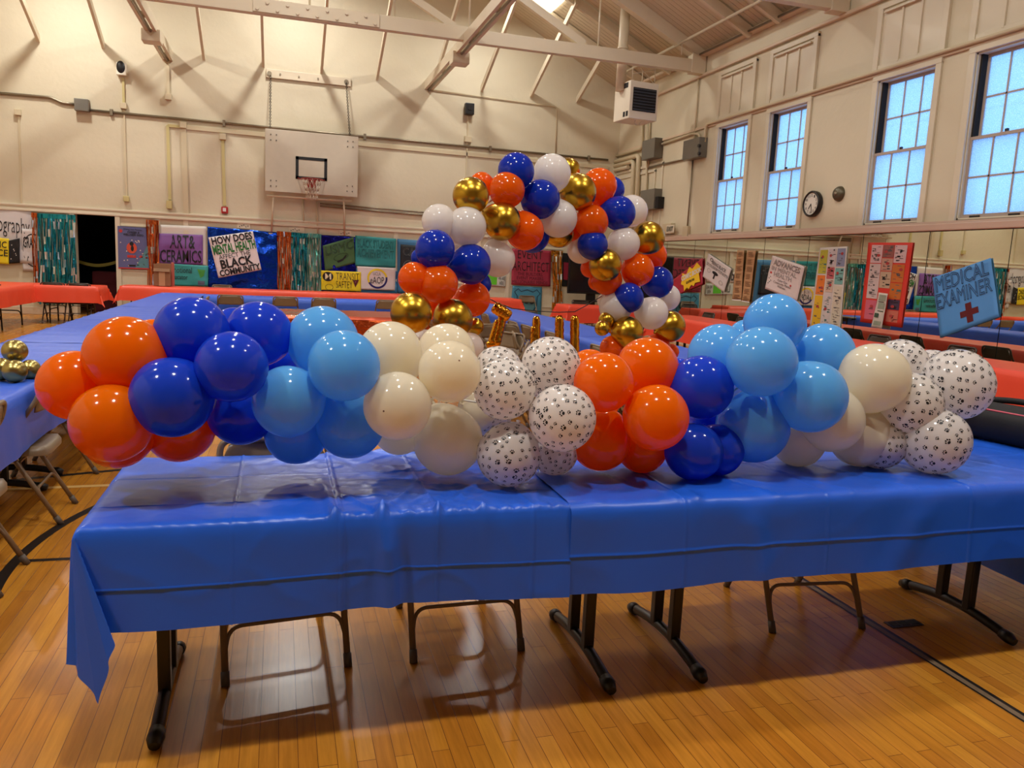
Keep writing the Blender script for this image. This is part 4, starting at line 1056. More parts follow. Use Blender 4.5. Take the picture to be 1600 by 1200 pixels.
orange_p = plastic('orange_red_plastic_cloth', (242, 86, 56), .4)

# front pair
folding_table(-.53, 1.31, 2.28, 3.07, 'black legged folding table under the left half of the front blue cloth', 'folding tables under the front blue cloths')
folding_table(1.34, 3.17, 2.28, 3.07, 'black legged folding table under the right half of the front blue cloth', 'folding tables under the front blue cloths')
XS = .91
def ridge(x, y, s, seed, k=7):
    return max(0, 1-abs(noise.noise(Vector((x*s+seed, y*s*1.2, seed*2.3))))*2.2)**k
def wl_(p, x, y, u, w):
    # gathered puckers along the front edge of the left cloth
    g = 0
    for c, a in ((.30, 1.0), (.47, .8), (.62, .6), (.16, .5)):
        g += a*math.exp(-((x-c)/.02)**2)
    if w < 0 and u == 0:
        s = -w; p.y -= .010*g*math.exp(-s/.12) + .022*math.exp(-((x-.315-.04*s)/.03)**2)*min(1, s/.1); p.y += .012*math.exp(-((x-.37)/.03)**2)*min(1, s/.15)
    if w < 0 and u == 0: p.y -= .0022*ridge(x, y, 4, 3, 4)*min(1, -w/.05)
    elif u == 0:
        d = y-2.28
        p.z += (.005*ridge(x, y, 7, 1, 9)+.003*ridge(x, y, 14, 5, 9))*(.25+.9*math.exp(-((x-.45)/.35)**2))
        if d < .45:
            k = math.exp(-d/.14)
            p.z += .018*k*g + .011*k*abs(math.sin(x*70))*(1 if .15 < x < .95 else .25)*math.exp(-d/.04)
            for c, a, sl in ((.30, .010, .5), (.30, .008, -.5), (.47, .009, .7), (.62, .006, -.3), (.16, .011, -.05), (.80, .006, .3)):
                p.z += 1.5*a*math.exp(-((x-c-sl*d)/.012)**2)*math.exp(-d/.22)
        p.z += .012*math.exp(-((y-3.03-.1*math.sin(x*7))/.03)**2)*(1 if x > .2 else .2)
    return p
cloth('tablecloth', -.53, XS, 2.28, 3.07, ZT+.002, .39, 0, .292, .16, blue_p, 'shiny blue plastic tablecloth on the front table, left one with pointed hanging corner', res=.0095, seed=1,
      crease=[('x', -.13, .006, .003), ('x', .18, .008, .006), ('x', .47, .006, .003), ('x', .78, .006, .004), ('y', 2.28-.172, .0035, .0032), ('y', 2.46, .0045, .0018), ('y', 2.76, .005, .002)], warp=wl_, flare=.04, hem=.02, swing=True)
def wr_(p, x, y, u, w):
    if w < 0 and u == 0:
        s = -w; p.y -= .006; p.z -= .0
        p.y -= .014*math.exp(-((x-1.56-.25*s)/.05)**2)*min(1, s/.08) + .012*math.exp(-((x-2.35+.5*s)/.07)**2)*min(1, s/.1)
    if w < 0 and u == 0: p.y -= .002*ridge(x, y, 3, 6, 4)*min(1, -w/.05)
    elif u == 0:
        d = y-2.28; p.z += .003+.002*ridge(x, y, 6, 4, 9)
        p.z += .010*math.exp(-((x-1.37-.1*d)/.015)**2)*math.exp(-d/.1)
        for c, sl in ((1.15, -.35), (1.5, -.5), (1.85, -.42), (2.1, -.5), (2.45, -.45), (2.9, -.5), (3.3, -.45)):
            p.z += .005*math.exp(-((x-c-sl*(d-.4))/.007)**2)
    return p
cloth('tablecloth', XS-.004, 3.9, 2.276, 3.075, ZT+.006, 0, 0, .292, .16, blue_p, 'blue plastic tablecloth on the front table, right one lying smooth under the paw balloons', res=.0135, seed=2,
      crease=[('y', 2.276-.165, .0035, .0032), ('x', 1.32, .006, .003), ('x', 1.9, .006, .002), ('x', 2.55, .007, .004), ('y', 2.7, .006, .002)], warp=wr_, hem=.015)

# left arm, far arm, right arm of the blue horseshoe
y_ = 3.6
for k in range(6):
    folding_table(-2.05, -1.30, y_, y_+1.83, 'folding table under the long left blue cloth, %s from the camera' % ['first', 'second', 'third', 'fourth', 'fifth', 'sixth'][k], 'folding tables along the left blue arm', along='y'); y_ += 1.85
LC = [('y', 4.6, .02, .004), ('y', 5.3, .02, .004), ('y', 6.1, .02, .005), ('y', 7.0, .02, .004), ('y', 8.2, .02, .004)]
cloth('tablecloth', -2.06, -1.29, 2.2, 6.9, ZT+.002, .30, .30, .0, 0, blue_far, 'near blue tablecloth on the long left table, under the gold balloon cluster', res=.05, seed=3, crease=[('y', 2.2+.31*k, .05, .005) for k in range(15)]+[('x', -1.36, .03, .003)], wr=1.6)
cloth('tablecloth', -2.06, -1.29, 6.85, 11.4, ZT+.004, .30, .30, 0, 0, blue_far, 'middle blue tablecloth on the long left table', res=.06, seed=4, crease=[('y', 7+.36*k, .06, .006) for k in range(12)], wr=1.6)
cloth('tablecloth', -2.06, -1.29, 11.35, 15.5, ZT+.006, .30, .0, 0, .3, blue_far, 'far blue tablecloth on the long left table, reaching the corner', res=.07, seed=5, wr=1.5)
for k in range(3):
    folding_table(-1.2+k*1.85, .63+k*1.85, 14.75, 15.5, 'folding table under the far blue cloth, %s from the left' % ['first', 'second', 'third'][k], 'folding tables along the far blue arm')
cloth('tablecloth', -1.29, 4.15, 14.74, 15.5, ZT+.003, 0, .3, .32, .3, blue_far, 'blue tablecloth on the far cross table in front of the orange row', res=.07, seed=6, wr=1.5)
y_ = 3.5
for k in range(6):
    folding_table(3.32, 4.12, y_, y_+1.83, 'folding table under the right blue cloth, %s from the camera' % ['first', 'second', 'third', 'fourth', 'fifth', 'sixth'][k], 'folding tables along the right blue arm', along='y'); y_ += 1.86
cloth('tablecloth', 3.28, 4.16, 3.08, 8.4, ZT+.001, .30, .30, 0, 0, blue_far, 'near blue tablecloth on the right arm of the table horseshoe', res=.05, seed=7, crease=[('y', 3.5+.4*k, .04, .004) for k in range(12)], wr=1.4)
cloth('tablecloth', 3.28, 4.16, 8.38, 14.73, ZT+.003, .30, .30, 0, 0, blue_far, 'far blue tablecloth on the right arm, seen between the gold letters', res=.06, seed=8, wr=1.4)
folding_table(3.3, 4.12, .9, 2.2, 'folding table at the right end of the front tables, mostly out of frame', None, along='y')
cloth('tablecloth', 3.26, 4.2, .7, 2.82, ZT+.002, .55, .3, .3, 0, blue_p, 'dark blue cloth side hanging low at the right edge behind the table leg', res=.04, seed=9, wr=1.2)

# orange row along the back wall
for k in range(4):
    folding_table(-3.15+k*2.1, -1.2+k*2.1, 17.9, 18.62, 'folding table under the long orange cloth row, %s from the left' % ['first', 'second', 'third', 'fourth'][k], 'folding tables under the orange row', 'bow')
cloth('tablecloth', -3.17, 1.0, 17.85, 18.65, ZT+.002, .28, 0, .30, .2, orange_p, 'orange red tablecloth along the back wall below the ceramics and mental health signs', res=.06, seed=11, wr=1.8, flare=.35)
cloth('tablecloth', .98, 5.55, 17.86, 18.66, ZT+.004, 0, .28, .30, .2, orange_p, 'orange red tablecloth along the back wall ending at the badge sign', res=.06, seed=12, wr=1.8, flare=.35)
# left orange corner
folding_table(-5.4, -4.52, 13.4, 15.2, 'folding table under the left orange cloth, nearer one', None, along='y'); folding_table(-5.4, -4.52, 15.25, 16.7, 'folding table under the left orange cloth, farther one', None, 'bow', along='y')
folding_table(-4.45, -3.45, 17.0, 17.75, 'folding table under the orange cloth in front of the teal curtain', None, 'bow')
cloth('tablecloth', -5.42, -4.5, 11.5, 16.95, ZT+.006, .28, .33, .3, 0, orange_p, 'orange red tablecloth at far left with papers lying on it', res=.06, seed=13, wr=1.6, flare=.3)
cloth('tablecloth', -5.3, -3.40, 16.95, 17.82, ZT+.003, 0, .30, .32, .3, orange_p, 'orange red tablecloth in front of the teal curtain and dark doorway', res=.05, seed=14, wr=1.6, flare=.38)
pm = mat('print_paper', (222, 216, 214), rough=.5)
for k, (x, y, a, dk) in enumerate(((-5.05, 15.35, .3, 0), (-4.9, 15.0, -.2, 0), (-5.15, 14.6, .8, 0), (-4.85, 15.7, .1, 1), (-4.75, 15.2, 1.2, 1))):
    bm = BM(); rbox(bm, -.15, .15, -.11, .11, 0, .008 if not dk else .02, .002); o = link('paper_sheet' if not dk else 'tablet_folder', bm, pm if not dk else blackp); o.location = (x, y, ZT+.020+.001*k); o.rotation_euler.z = a
    tag(o, ['white paper sheet nearest the wall', 'white paper sheet nearest the table edge', 'white paper sheet closest to the camera', 'black folder nearest the wall', 'black folder by the table edge'][k] + ' on the left orange table', 'paper' if not dk else 'folder')

# centre right red table by the television, red tables by the mirrors
folding_table(5.98, 7.5, 15.65, 16.4, 'folding table under the short red cloth near the television', None, 'bow')
cloth('tablecloth', 5.92, 7.7, 15.6, 16.45, ZT+.002, .28, .28, .36, .28, red_p, 'red tablecloth on the short table behind the right arch leg', res=.05, seed=15, wr=1.8, flare=.36)
y_ = 2.0
for k in range(6):
    folding_table(6.80, 7.56, y_, y_+1.83, 'folding table under the long red cloth by the mirrors, %s from the camera' % ['first', 'second', 'third', 'fourth', 'fifth', 'sixth'][k], 'folding tables along the mirrors', along='y'); y_ += 1.86
cloth('tablecloth', 6.74, 7.62, 1.6, 7.6, ZT+.002, .33, .30, .3, 0, red_p, 'near red tablecloth on the long table beside the mirrors', res=.05, seed=16, wr=1.6)
cloth('tablecloth', 6.74, 7.62, 7.55, 13.4, ZT+.004, .40, .30, 0, .3, red_p, 'far red tablecloth on the long table beside the mirrors', res=.06, seed=17, wr=1.6)

# foil covered table in the middle
rose_f = mat('rose_foil', (216, 104, 78), rough=.28, metal=.8, bump=(3, .3, .03)); iri = mat('iridescent_foil', (206, 222, 190), rough=.2, metal=.85); cop_f = mat('copper_foil', (198, 88, 40), rough=.25, metal=.85, bump=(8, .8, .04))
folding_table(-.05, 1.8, 10.75, 11.6, 'folding table under the metallic copper foil cover', None)
o = cloth('foil_cover', -.1, 1.95, 10.6, 11.9, ZT+.002, .25, .25, .42, .25, rose_f, 'metallic copper foil cover on the middle table behind the light blue balloons', res=.035, seed=19, wr=2.6, cat='foil sheet', flare=.3)
o.data.materials.append(iri); o.data.materials.append(cop_f)
rnd = random.Random(5); strip = {}
for p in o.data.polygons:
    c = p.center; k = int(c.y*28); strip.setdefault(k, rnd.random())
    if c.z > ZT-.01:
        if c.x < .75 and strip[k] < .42+.2*math.sin(k*1.7) and math.sin(c.x*9+k*2.3) > -.3: p.material_index = 1
    elif c.z < ZT-.05: p.material_index = 2

# cardboard box on the orange row
A, B = Pz(240.5, 447, ZT), Pz(267, 448.5, ZT)
card = mat('cardboard', (140, 104, 74), rough=.75, vary=(10, .08)); tape_m = mat('packing_tape', (190, 156, 120), rough=.4)
P = Py(240.5, 448, 18.05); Q = Py(266, 448, 18.05); w_ = (Q.x-P.x); hb_ = Py(250, 426, 18.05).z-ZT
t = empty('cardboard_box', ((P.x+Q.x)/2, 18.25, ZT+.022))
bm = BM(); rbox(bm, -w_/2, w_/2, -.2, .2, 0, hb_, .006); link('carton', bm, card, t)
bm = BM(); beam(bm, (0, -.2, hb_+.08), (0, -.24, hb_), w_, .006, Vector((0, 1, 0))); rbox(bm, -w_/2, w_/2, -.21, -.20, hb_-.0, hb_+.16, .003)
rbox(bm, -w_/2, w_/2, .2, .21, hb_, hb_+.17, .003); link('flap', bm, card, t)
bm = BM(); box(bm, -.06, .06, -.204, -.2005, .0, hb_-.01); link('tape', bm, tape_m, t)
bm = BM(); rbox(bm, w_/2, w_/2+.06, -.05, .06, .0, hb_+.2, .02); link('side_flap', bm, mat('cardboard_red', (176, 96, 80), rough=.7), t)
tag(t, 'brown cardboard box with open flaps on the orange back table', 'cardboard box')

# ------------------------------------------------------------------ folding chairs
def make_chair(m, panel, label, group=None):
    """faces +y, origin on the floor between its feet"""
    t = empty('folding_chair'); W2 = .215
    for s in (-1, 1):
        bm = BM(); tube(bm, fillet([(s*W2, .235, .02), (s*W2, .03, .44), (s*W2*.99, -.10, .60)], .15), .0125, 10); lg = link('leg', bm, m, t)
        bm = BM(); tube(bm, [(s*W2, .245, 0), (s*W2, .225, .045)], .0155, 10); link('rubber_foot', bm, rubber_m, lg)
        bm = BM(); tube(bm, [(s*(W2-.026), -.235, .02), (s*(W2-.026), .02, .475)], .0125, 10); lathe(bm, [(0, .012), (.009, .008), (.0125, 0)], 10, Matrix.Translation((s*(W2-.026), .02, .475))); lg = link('leg', bm, m, t)
        bm = BM(); tube(bm, [(s*(W2-.026), -.247, 0), (s*(W2-.026), -.222, .045)], .0155, 10); link('rubber_foot', bm, rubber_m, lg)
    bm = BM(); tube(bm, fillet([(-W2*.99, -.10, .60), (-W2*.97, -.165, .70), (-W2*.93, -.185, .785), (W2*.93, -.185, .785), (W2*.97, -.165, .70), (W2*.99, -.10, .60)], .07, 7), .0125, 10); link('backrest_frame', bm, m, t)
    def fy(z): return .235+(z-.02)/(.42)*(.03-.235)
    def ry(z): return -.235+(z-.02)/.455*.255
    for (f, z0, w, zt) in ((fy, .09, W2, .178), (ry, .13, W2-.026, .20), (ry, .28, W2-.026, .345)):
        bm = BM(); tube(bm, fillet([(-w, f(z0), z0), (-w+.02, f(zt), zt), (w-.02, f(zt), zt), (w, f(z0), z0)], .06, 6), .008, 8); link('stretcher', bm, m, t)
    # seat pan, dished with rolled edge
    bm = BM(); n = 14; g = []
    for i in range(n+1):
        r = []
        for j in range(n+1):
            a, b = -1+2*i/n, -1+2*j/n
            x = a*.195*(1-.06*(b > .6)*(b-.6)); y = .0+b*.20
            k = max(abs(a), abs(b)); cr_ = (abs(a)**6+abs(b)**6)**(1/6)
            if cr_ > 1: x /= cr_; y /= cr_
            z = .435-.012*(1-a*a)*(1-b*b)-(.0 if k < .95 else .02)+.006*b
            r.append(bm.verts.new((x, y, z)))
        g.append(r)
    for i in range(n):
        for j in range(n): bm.faces.new((g[i][j], g[i+1][j], g[i+1][j+1], g[i][j+1]))
    bnd = [e for e in bm.edges if e.is_boundary]
    ex = bmesh.ops.extrude_edge_only(bm, edges=bnd); bmesh.ops.translate(bm, vec=(0, 0, -.026), verts=[v for v in ex['geom'] if isinstance(v, bmesh.types.BMVert)])
    o = link('seat', bm, panel, t, smooth=True)
    bm = BM(); n = 14; fr = []; bk = []
    for i in range(n+1):
        a = -1+2*i/n; c1 = []; c2 = []
        for j in range(7):
            b = -1+2*j/6; x = a*W2*.93; z = .70+b*.078*((1-max(0, (abs(a)-.62)/.38)**2.4)**(1/2.4) if b > 0 else 1)
            y = -.155-.02*b*.6-.028*(1-a*a)+.0
            c1.append(bm.verts.new((x, y, z))); c2.append(bm.verts.new((x, y-.010, z)))
        fr.append(c1); bk.append(c2)
    for i in range(n):
        for j in range(6):
            bm.faces.new((fr[i][j], fr[i+1][j], fr[i+1][j+1], fr[i][j+1])); bm.faces.new((bk[i][j], bk[i][j+1], bk[i+1][j+1], bk[i+1][j]))
        for j in (0, 6): bm.faces.new((fr[i][j], bk[i][j], bk[i+1][j], fr[i+1][j]))
    for i in (0, n):
        for j in range(6): bm.faces.new((fr[i][j], fr[i][j+1], bk[i][j+1], bk[i][j]))
    link('backrest', bm, panel, t, smooth=True)
    return tag(t, label, 'chair', group)
ch0 = make_chair(chair_m, chair_m, 'tan steel folding chair tucked at the left blue table, nearest the camera'); used = [0]
chd = make_chair(chair_d, chair_d, 'x')
def chair(x, y, rz, label, group=None, src=None, z=0):
    src = src or ch0
    key = src.name
    if key not in used: used.append(key); c = src
    else: c = copy_tree(src)
    c.location = (x, y, z); c.rotation_euler = (0, 0, rz); c['label'] = label
    if group: c['group'] = group
    elif 'group' in c: del c['group']
    return c
G1 = 'folding chairs pushed to the left blue table'
chair(-1.39, 3.82, math.pi/2, 'tan steel folding chair cut by the left edge of photo, nearest the camera', G1)
chair(-1.39, 4.77, math.pi/2+.03, 'tan steel folding chair fully seen at the left blue table beside orange balloons', G1)
chair(-1.41, 5.82, math.pi/2-.02, 'tan steel folding chair just behind the fully seen one at left', G1)
for k, y in enumerate((7.3, 8.7, 10.3, 12.2, 13.6)):
    chair(-1.30, y, math.pi/2, 'folding chair on the inner side of the left blue table, %s from the far end' % ['fifth', 'fourth', 'third', 'second', 'first'][k], G1)
G2 = 'folding chairs tucked under the front table'
chair(.005, 2.97, math.pi+.12, 'folding chair with red sticker under left part of front table', G2)
chair(.70, 2.98, math.pi+.02, 'folding chair under front table beside the left T shaped leg', G2)
chair(2.27, 2.90, math.pi-.10, 'folding chair under front table near the right table leg', G2)
bm = BM(); rbox(bm, -.02, .02, -.002, .002, -.03, .03, .001); o = link('sticker', bm, mat('sticker_red', (190, 20, 24), rough=.4)); o.location = (.12, 3.165, .72); tag(o, 'small red sticker on the back of a folding chair', 'sticker')
G3 = 'folding chairs in front of the far blue table'
for px, lab in ((360, 'left most, beside the corner'), (446, 'above the foil table left end'), (506, 'above the foil table middle'), (606, 'right most, near the balloon arch')):
    P = Py(px, 470, 14.45); chair(P.x, 14.62, 0, 'tan folding chair back seen before the far blue cloth, ' + lab, G3)
G4 = 'folding chairs along the right blue arm'
for k, (px, py) in enumerate(((766, 491), (795, 503), (815, 509), (852, 520), (914, 541))):
    P = Pz(px, py, .785); chair(3.12, P.y, -math.pi/2, 'tan folding chair at the right blue arm, ' + ['left of the tilted letter', 'right of the tilted letter', 'between tilted and two lobed letters', 'beside the two lobed letter', 'nearest the orange balloons'][k], G4)
for k, y in enumerate((9.6, 8.9, 5.2)):
    chair(2.55-.25*k, y, -math.pi/2+.3*k, 'tan folding chair in the clutter inside the blue horseshoe, %s' % ['farthest', 'middle', 'nearest'][k], 'loose folding chairs inside the horseshoe')
for k, (px, py, rz, lab) in enumerate(((757, 548, .4, 'beside the tilted gold letter foot'), (778, 571, 2.1, 'between garland and tilted letter'), (800, 548, -.9, 'behind the highest paw balloon'), (792, 590, 1.2, 'low behind the paw balloons'), (826, 570, -1.8, 'below the two lobed gold letter'), (846, 592, .1, 'close behind the table'), (742, 575, -2.5, 'left most of the clutter'))):
    P = Pz(px, py, .44); chair(P.x, P.y, rz, 'tan folding chair in the brown clutter, ' + lab, 'loose folding chairs inside the horseshoe')
G5 = 'dark folding chairs between red table and mirrors'
for k, y in enumerate((5.0, 6.35, 7.6, 9.0, 10.2, 12.4, 13.6)):
    chair(7.92, y, math.pi/2, 'dark folding chair with its back to the mirror, %s from the camera' % ['first', 'second', 'third', 'fourth', 'fifth', 'sixth', 'seventh'][k], G5, chd)
chair(6.9, 17.3, math.pi, 'dark chair behind the short red table near the corner', None, chd)
for k, x in enumerate((-4.2, -3.75)):
    chair(x, 17.2, 0, 'dark folding chair under the orange table before the teal curtain, %s one' % ['left', 'right'][k], 'dark chairs under the left orange table', chd)
P = Py(347, 446, 18.9); chair(P.x, 18.72, math.pi, 'tan chair top just visible below the mental health sign', None)
P = Py(832, 470, 18.6); chair(P.x, 18.9, math.pi, 'tan chair in front of the blue badge sign', None)
# red covered thing in the side room
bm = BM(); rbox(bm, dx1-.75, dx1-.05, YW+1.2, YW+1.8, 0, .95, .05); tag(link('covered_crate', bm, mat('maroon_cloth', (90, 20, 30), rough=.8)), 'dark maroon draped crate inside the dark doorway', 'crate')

# black bag with pink piping
bagm = mat('bag_fabric', (16, 15, 18), rough=.75, bump=(60, .3, .002)); pink = mat('piping_pink', (210, 90, 105), rough=.5)
A = Vector((3.42, 3.40, 0)); Bq = Vector((3.62, 2.35, 0)); t = empty('duffel_bag', (A.x, A.y, ZT+.012), math.atan2(Bq.y-A.y, Bq.x-A.x))
bm = BM(); n = 22; L_ = 1.15; rings = []
prof = [(-.00, .02), (.01, .6), (.04, .86), (.1, .98), (.3, 1), (.6, 1), (.85, .97), (.97, .8), (1, .3)]
for (u, k) in prof:
    ring = []
    for i in range(n):
        a = 2*math.pi*i/n; y = .15*k*math.copysign(abs(math.cos(a))**.75, math.cos(a)); z = .095+.095*k*math.copysign(abs(math.sin(a))**.7, math.sin(a))
        ring.append(bm.verts.new((u*L_, y+.006*math.sin(u*23+i), z+.006*math.sin(u*17))))
    rings.append(ring)
for r_, q in zip(rings, rings[1:]):
    for i in range(n): bm.faces.new((r_[i], r_[(i+1) % n], q[(i+1) % n], q[i]))
bm.faces.new(rings[0]); bm.faces.new(rings[-1][::-1])
link('bag_body', bm, bagm, t, smooth=True)
bm = BM()
for s in (-1, 1): tube(bm, [(u*L_, s*.118*k, .095+.067*k) for u, k in prof[2:-2]], .005, 6)
link('piping', bm, pink, t)
bm = BM(); tube(bm, fillet([(.16, -.02, .19), (.10, .0, .235), (.05, .0, .25)], .05), .02, 8); tube(bm, fillet([(.22, .05, .175), (.4, .08, .20), (.75, .08, .20), (.95, .05, .175)], .1), .016, 8); link('strap', bm, bagm, t)
tag(t, 'black zip bag with pink piping lying at right end of front table', 'bag')

# ------------------------------------------------------------------ balloons
M_OR = latex('balloon_orange', (255, 122, 8)); M_NB = latex('balloon_royal_blue', (30, 78, 226)); M_LB = latex('balloon_sky_blue', (110, 196, 255)); M_CR = latex('balloon_cream', (250, 240, 214)); M_WH = latex('balloon_white', (246, 240, 234))
M_AO = latex('balloon_orange_arch', (252, 108, 14)); M_AB = latex('balloon_blue_arch', (22, 62, 196))
M_GO = mat('balloon_chrome_gold', (196, 156, 52), rough=.27, metal=1); M_GD = mat('balloon_gold_pale', (178, 160, 96), rough=.28, metal=1)
M_DOT = mat('balloon_tip_dark', (120, 84, 60), rough=.5)
def balloon_mesh(name, mats, seg=40, paws=0, seed=0):
    bm = BM(); prof = []
    N = 26
    for k in range(N+1):
        a = math.pi*k/N
        r = math.sin(a); z = math.cos(a)
        if a > math.pi*.5:
            t_ = (a-math.pi*.5)/(math.pi*.5); z *= 1+.16*t_**2; r *= 1-.05*math.sin(math.pi*t_)
        if k == N: r = .035
        prof.append((r, z))
    prof[0] = (0, 1.0)
    lathe(bm, [(0, 1.004), (.028, 1.0035)], seg, mi=1)
    lathe(bm, [(.028, 1.0035)]+prof[1:], seg)
    bmesh.ops.remove_doubles(bm, verts=bm.verts, dist=1e-5)
    bmesh.ops.recalc_face_normals(bm, faces=bm.faces)
    if paws:
        rnd = random.Random(seed); ga = math.pi*(3-math.sqrt(5))
        def disc(c, e1, e2, u, v, rx, ry, rot, n=10):
            pts = []
            for i in range(n):
                a = 2*math.pi*i/n; x, y = rx*math.cos(a), ry*math.sin(a); x, y = x*math.cos(rot)-y*math.sin(rot), x*math.sin(rot)+y*math.cos(rot)
                q = c + e1*(u+x) + e2*(v+y); pts.append(bm.verts.new(q.normalized()*1.008*RZ(q)))
            f = bm.faces.new(pts); f.material_index = 2
            if f.normal.dot(c) < 0: pass
        def RZ(q):
            q = q.normalized(); 
            if q.z >= 0: return 1
            t_ = (math.acos(max(-1, q.z))-math.pi*.5)/(math.pi*.5); return 1+.16*t_**2*abs(q.z)
        for k in range(paws):
            z = 1-2*(k+.5)/paws
            if z < -.86: continue
            r = math.sqrt(1-z*z); a = ga*k+rnd.uniform(-.12, .12)
            c = Vector((r*math.cos(a), r*math.sin(a), z)); e1 = c.cross(Vector((.3, .2, .9))).normalized(); e2 = c.cross(e1)
            th = rnd.uniform(-.5, .5)+.2; s = rnd.choice((.9, .95, 1.15, 1.5))*1.15
            f1 = e1*math.cos(th)+e2*math.sin(th); f2 = c.cross(f1)
            disc(c, f1, f2, 0, -.014*s, .030*s, .022*s, 0)
            for (x, y) in ((-.042, .014), (-.018, .040), (.016, .040), (.040, .014)): disc(c, f1, f2, x*s, y*s, .013*s, .0165*s, 0, 7)
    me = bpy.data.meshes.new(name); bm.to_mesh(me); bm.free()
    for m_ in mats: me.materials.append(m_)
    for p in me.polygons: p.use_smooth = p.material_index != 2
    return me
def knot_mesh(name, m_):
    bm = BM(); lathe(bm, [(.038, 1.135-2.27), (.05, -1.19), (.042, -1.215), (.03, -1.225), (.06, -1.30), (.075, -1.33), (.0, -1.30)], 14)
    me = bpy.data.meshes.new(name); bm.to_mesh(me); bm.free(); me.materials.append(m_)
    for p in me.polygons: p.use_smooth = True
    return me
KM = {}
for k, m_, hs in (('O', M_OR, 0), ('N', M_NB, 0), ('L', M_LB, 0), ('C', M_CR, 0), ('W', M_WH, 0), ('G', M_GO, 0), ('g', M_GD, 0), ('o', M_AO, 0), ('n', M_AB, 0)):
    KM[k] = (balloon_mesh('balloon_'+m_.name, [m_, M_DOT if k in 'C' else m_]), knot_mesh('knot_'+m_.name, m_))
KM['P'] = (balloon_mesh('balloon_paw', [M_WH, M_WH, ink], paws=175, seed=2), KM['W'][1])
def balloon(P, r, kind, tail, label, group, roll=0):
    me, kn = KM[kind]
    o = bpy.data.objects.new('balloon', me); COL.objects.link(o)
    z = (P-tail); z = z.normalized() if z.length > 1e-4 else Vector((0, -1, 0))
    q = z.to_track_quat('Z', 'Y') @ Matrix.Rotation(roll, 3, 'Z').to_quaternion()
    o.rotation_mode = 'QUATERNION'; o.rotation_quaternion = q; o.location = P; o.scale = (r, r, r)
    kd = bpy.data.objects.new('knot', kn); COL.objects.link(kd); kd.parent = o
    return tag(o, label, 'balloon', group)

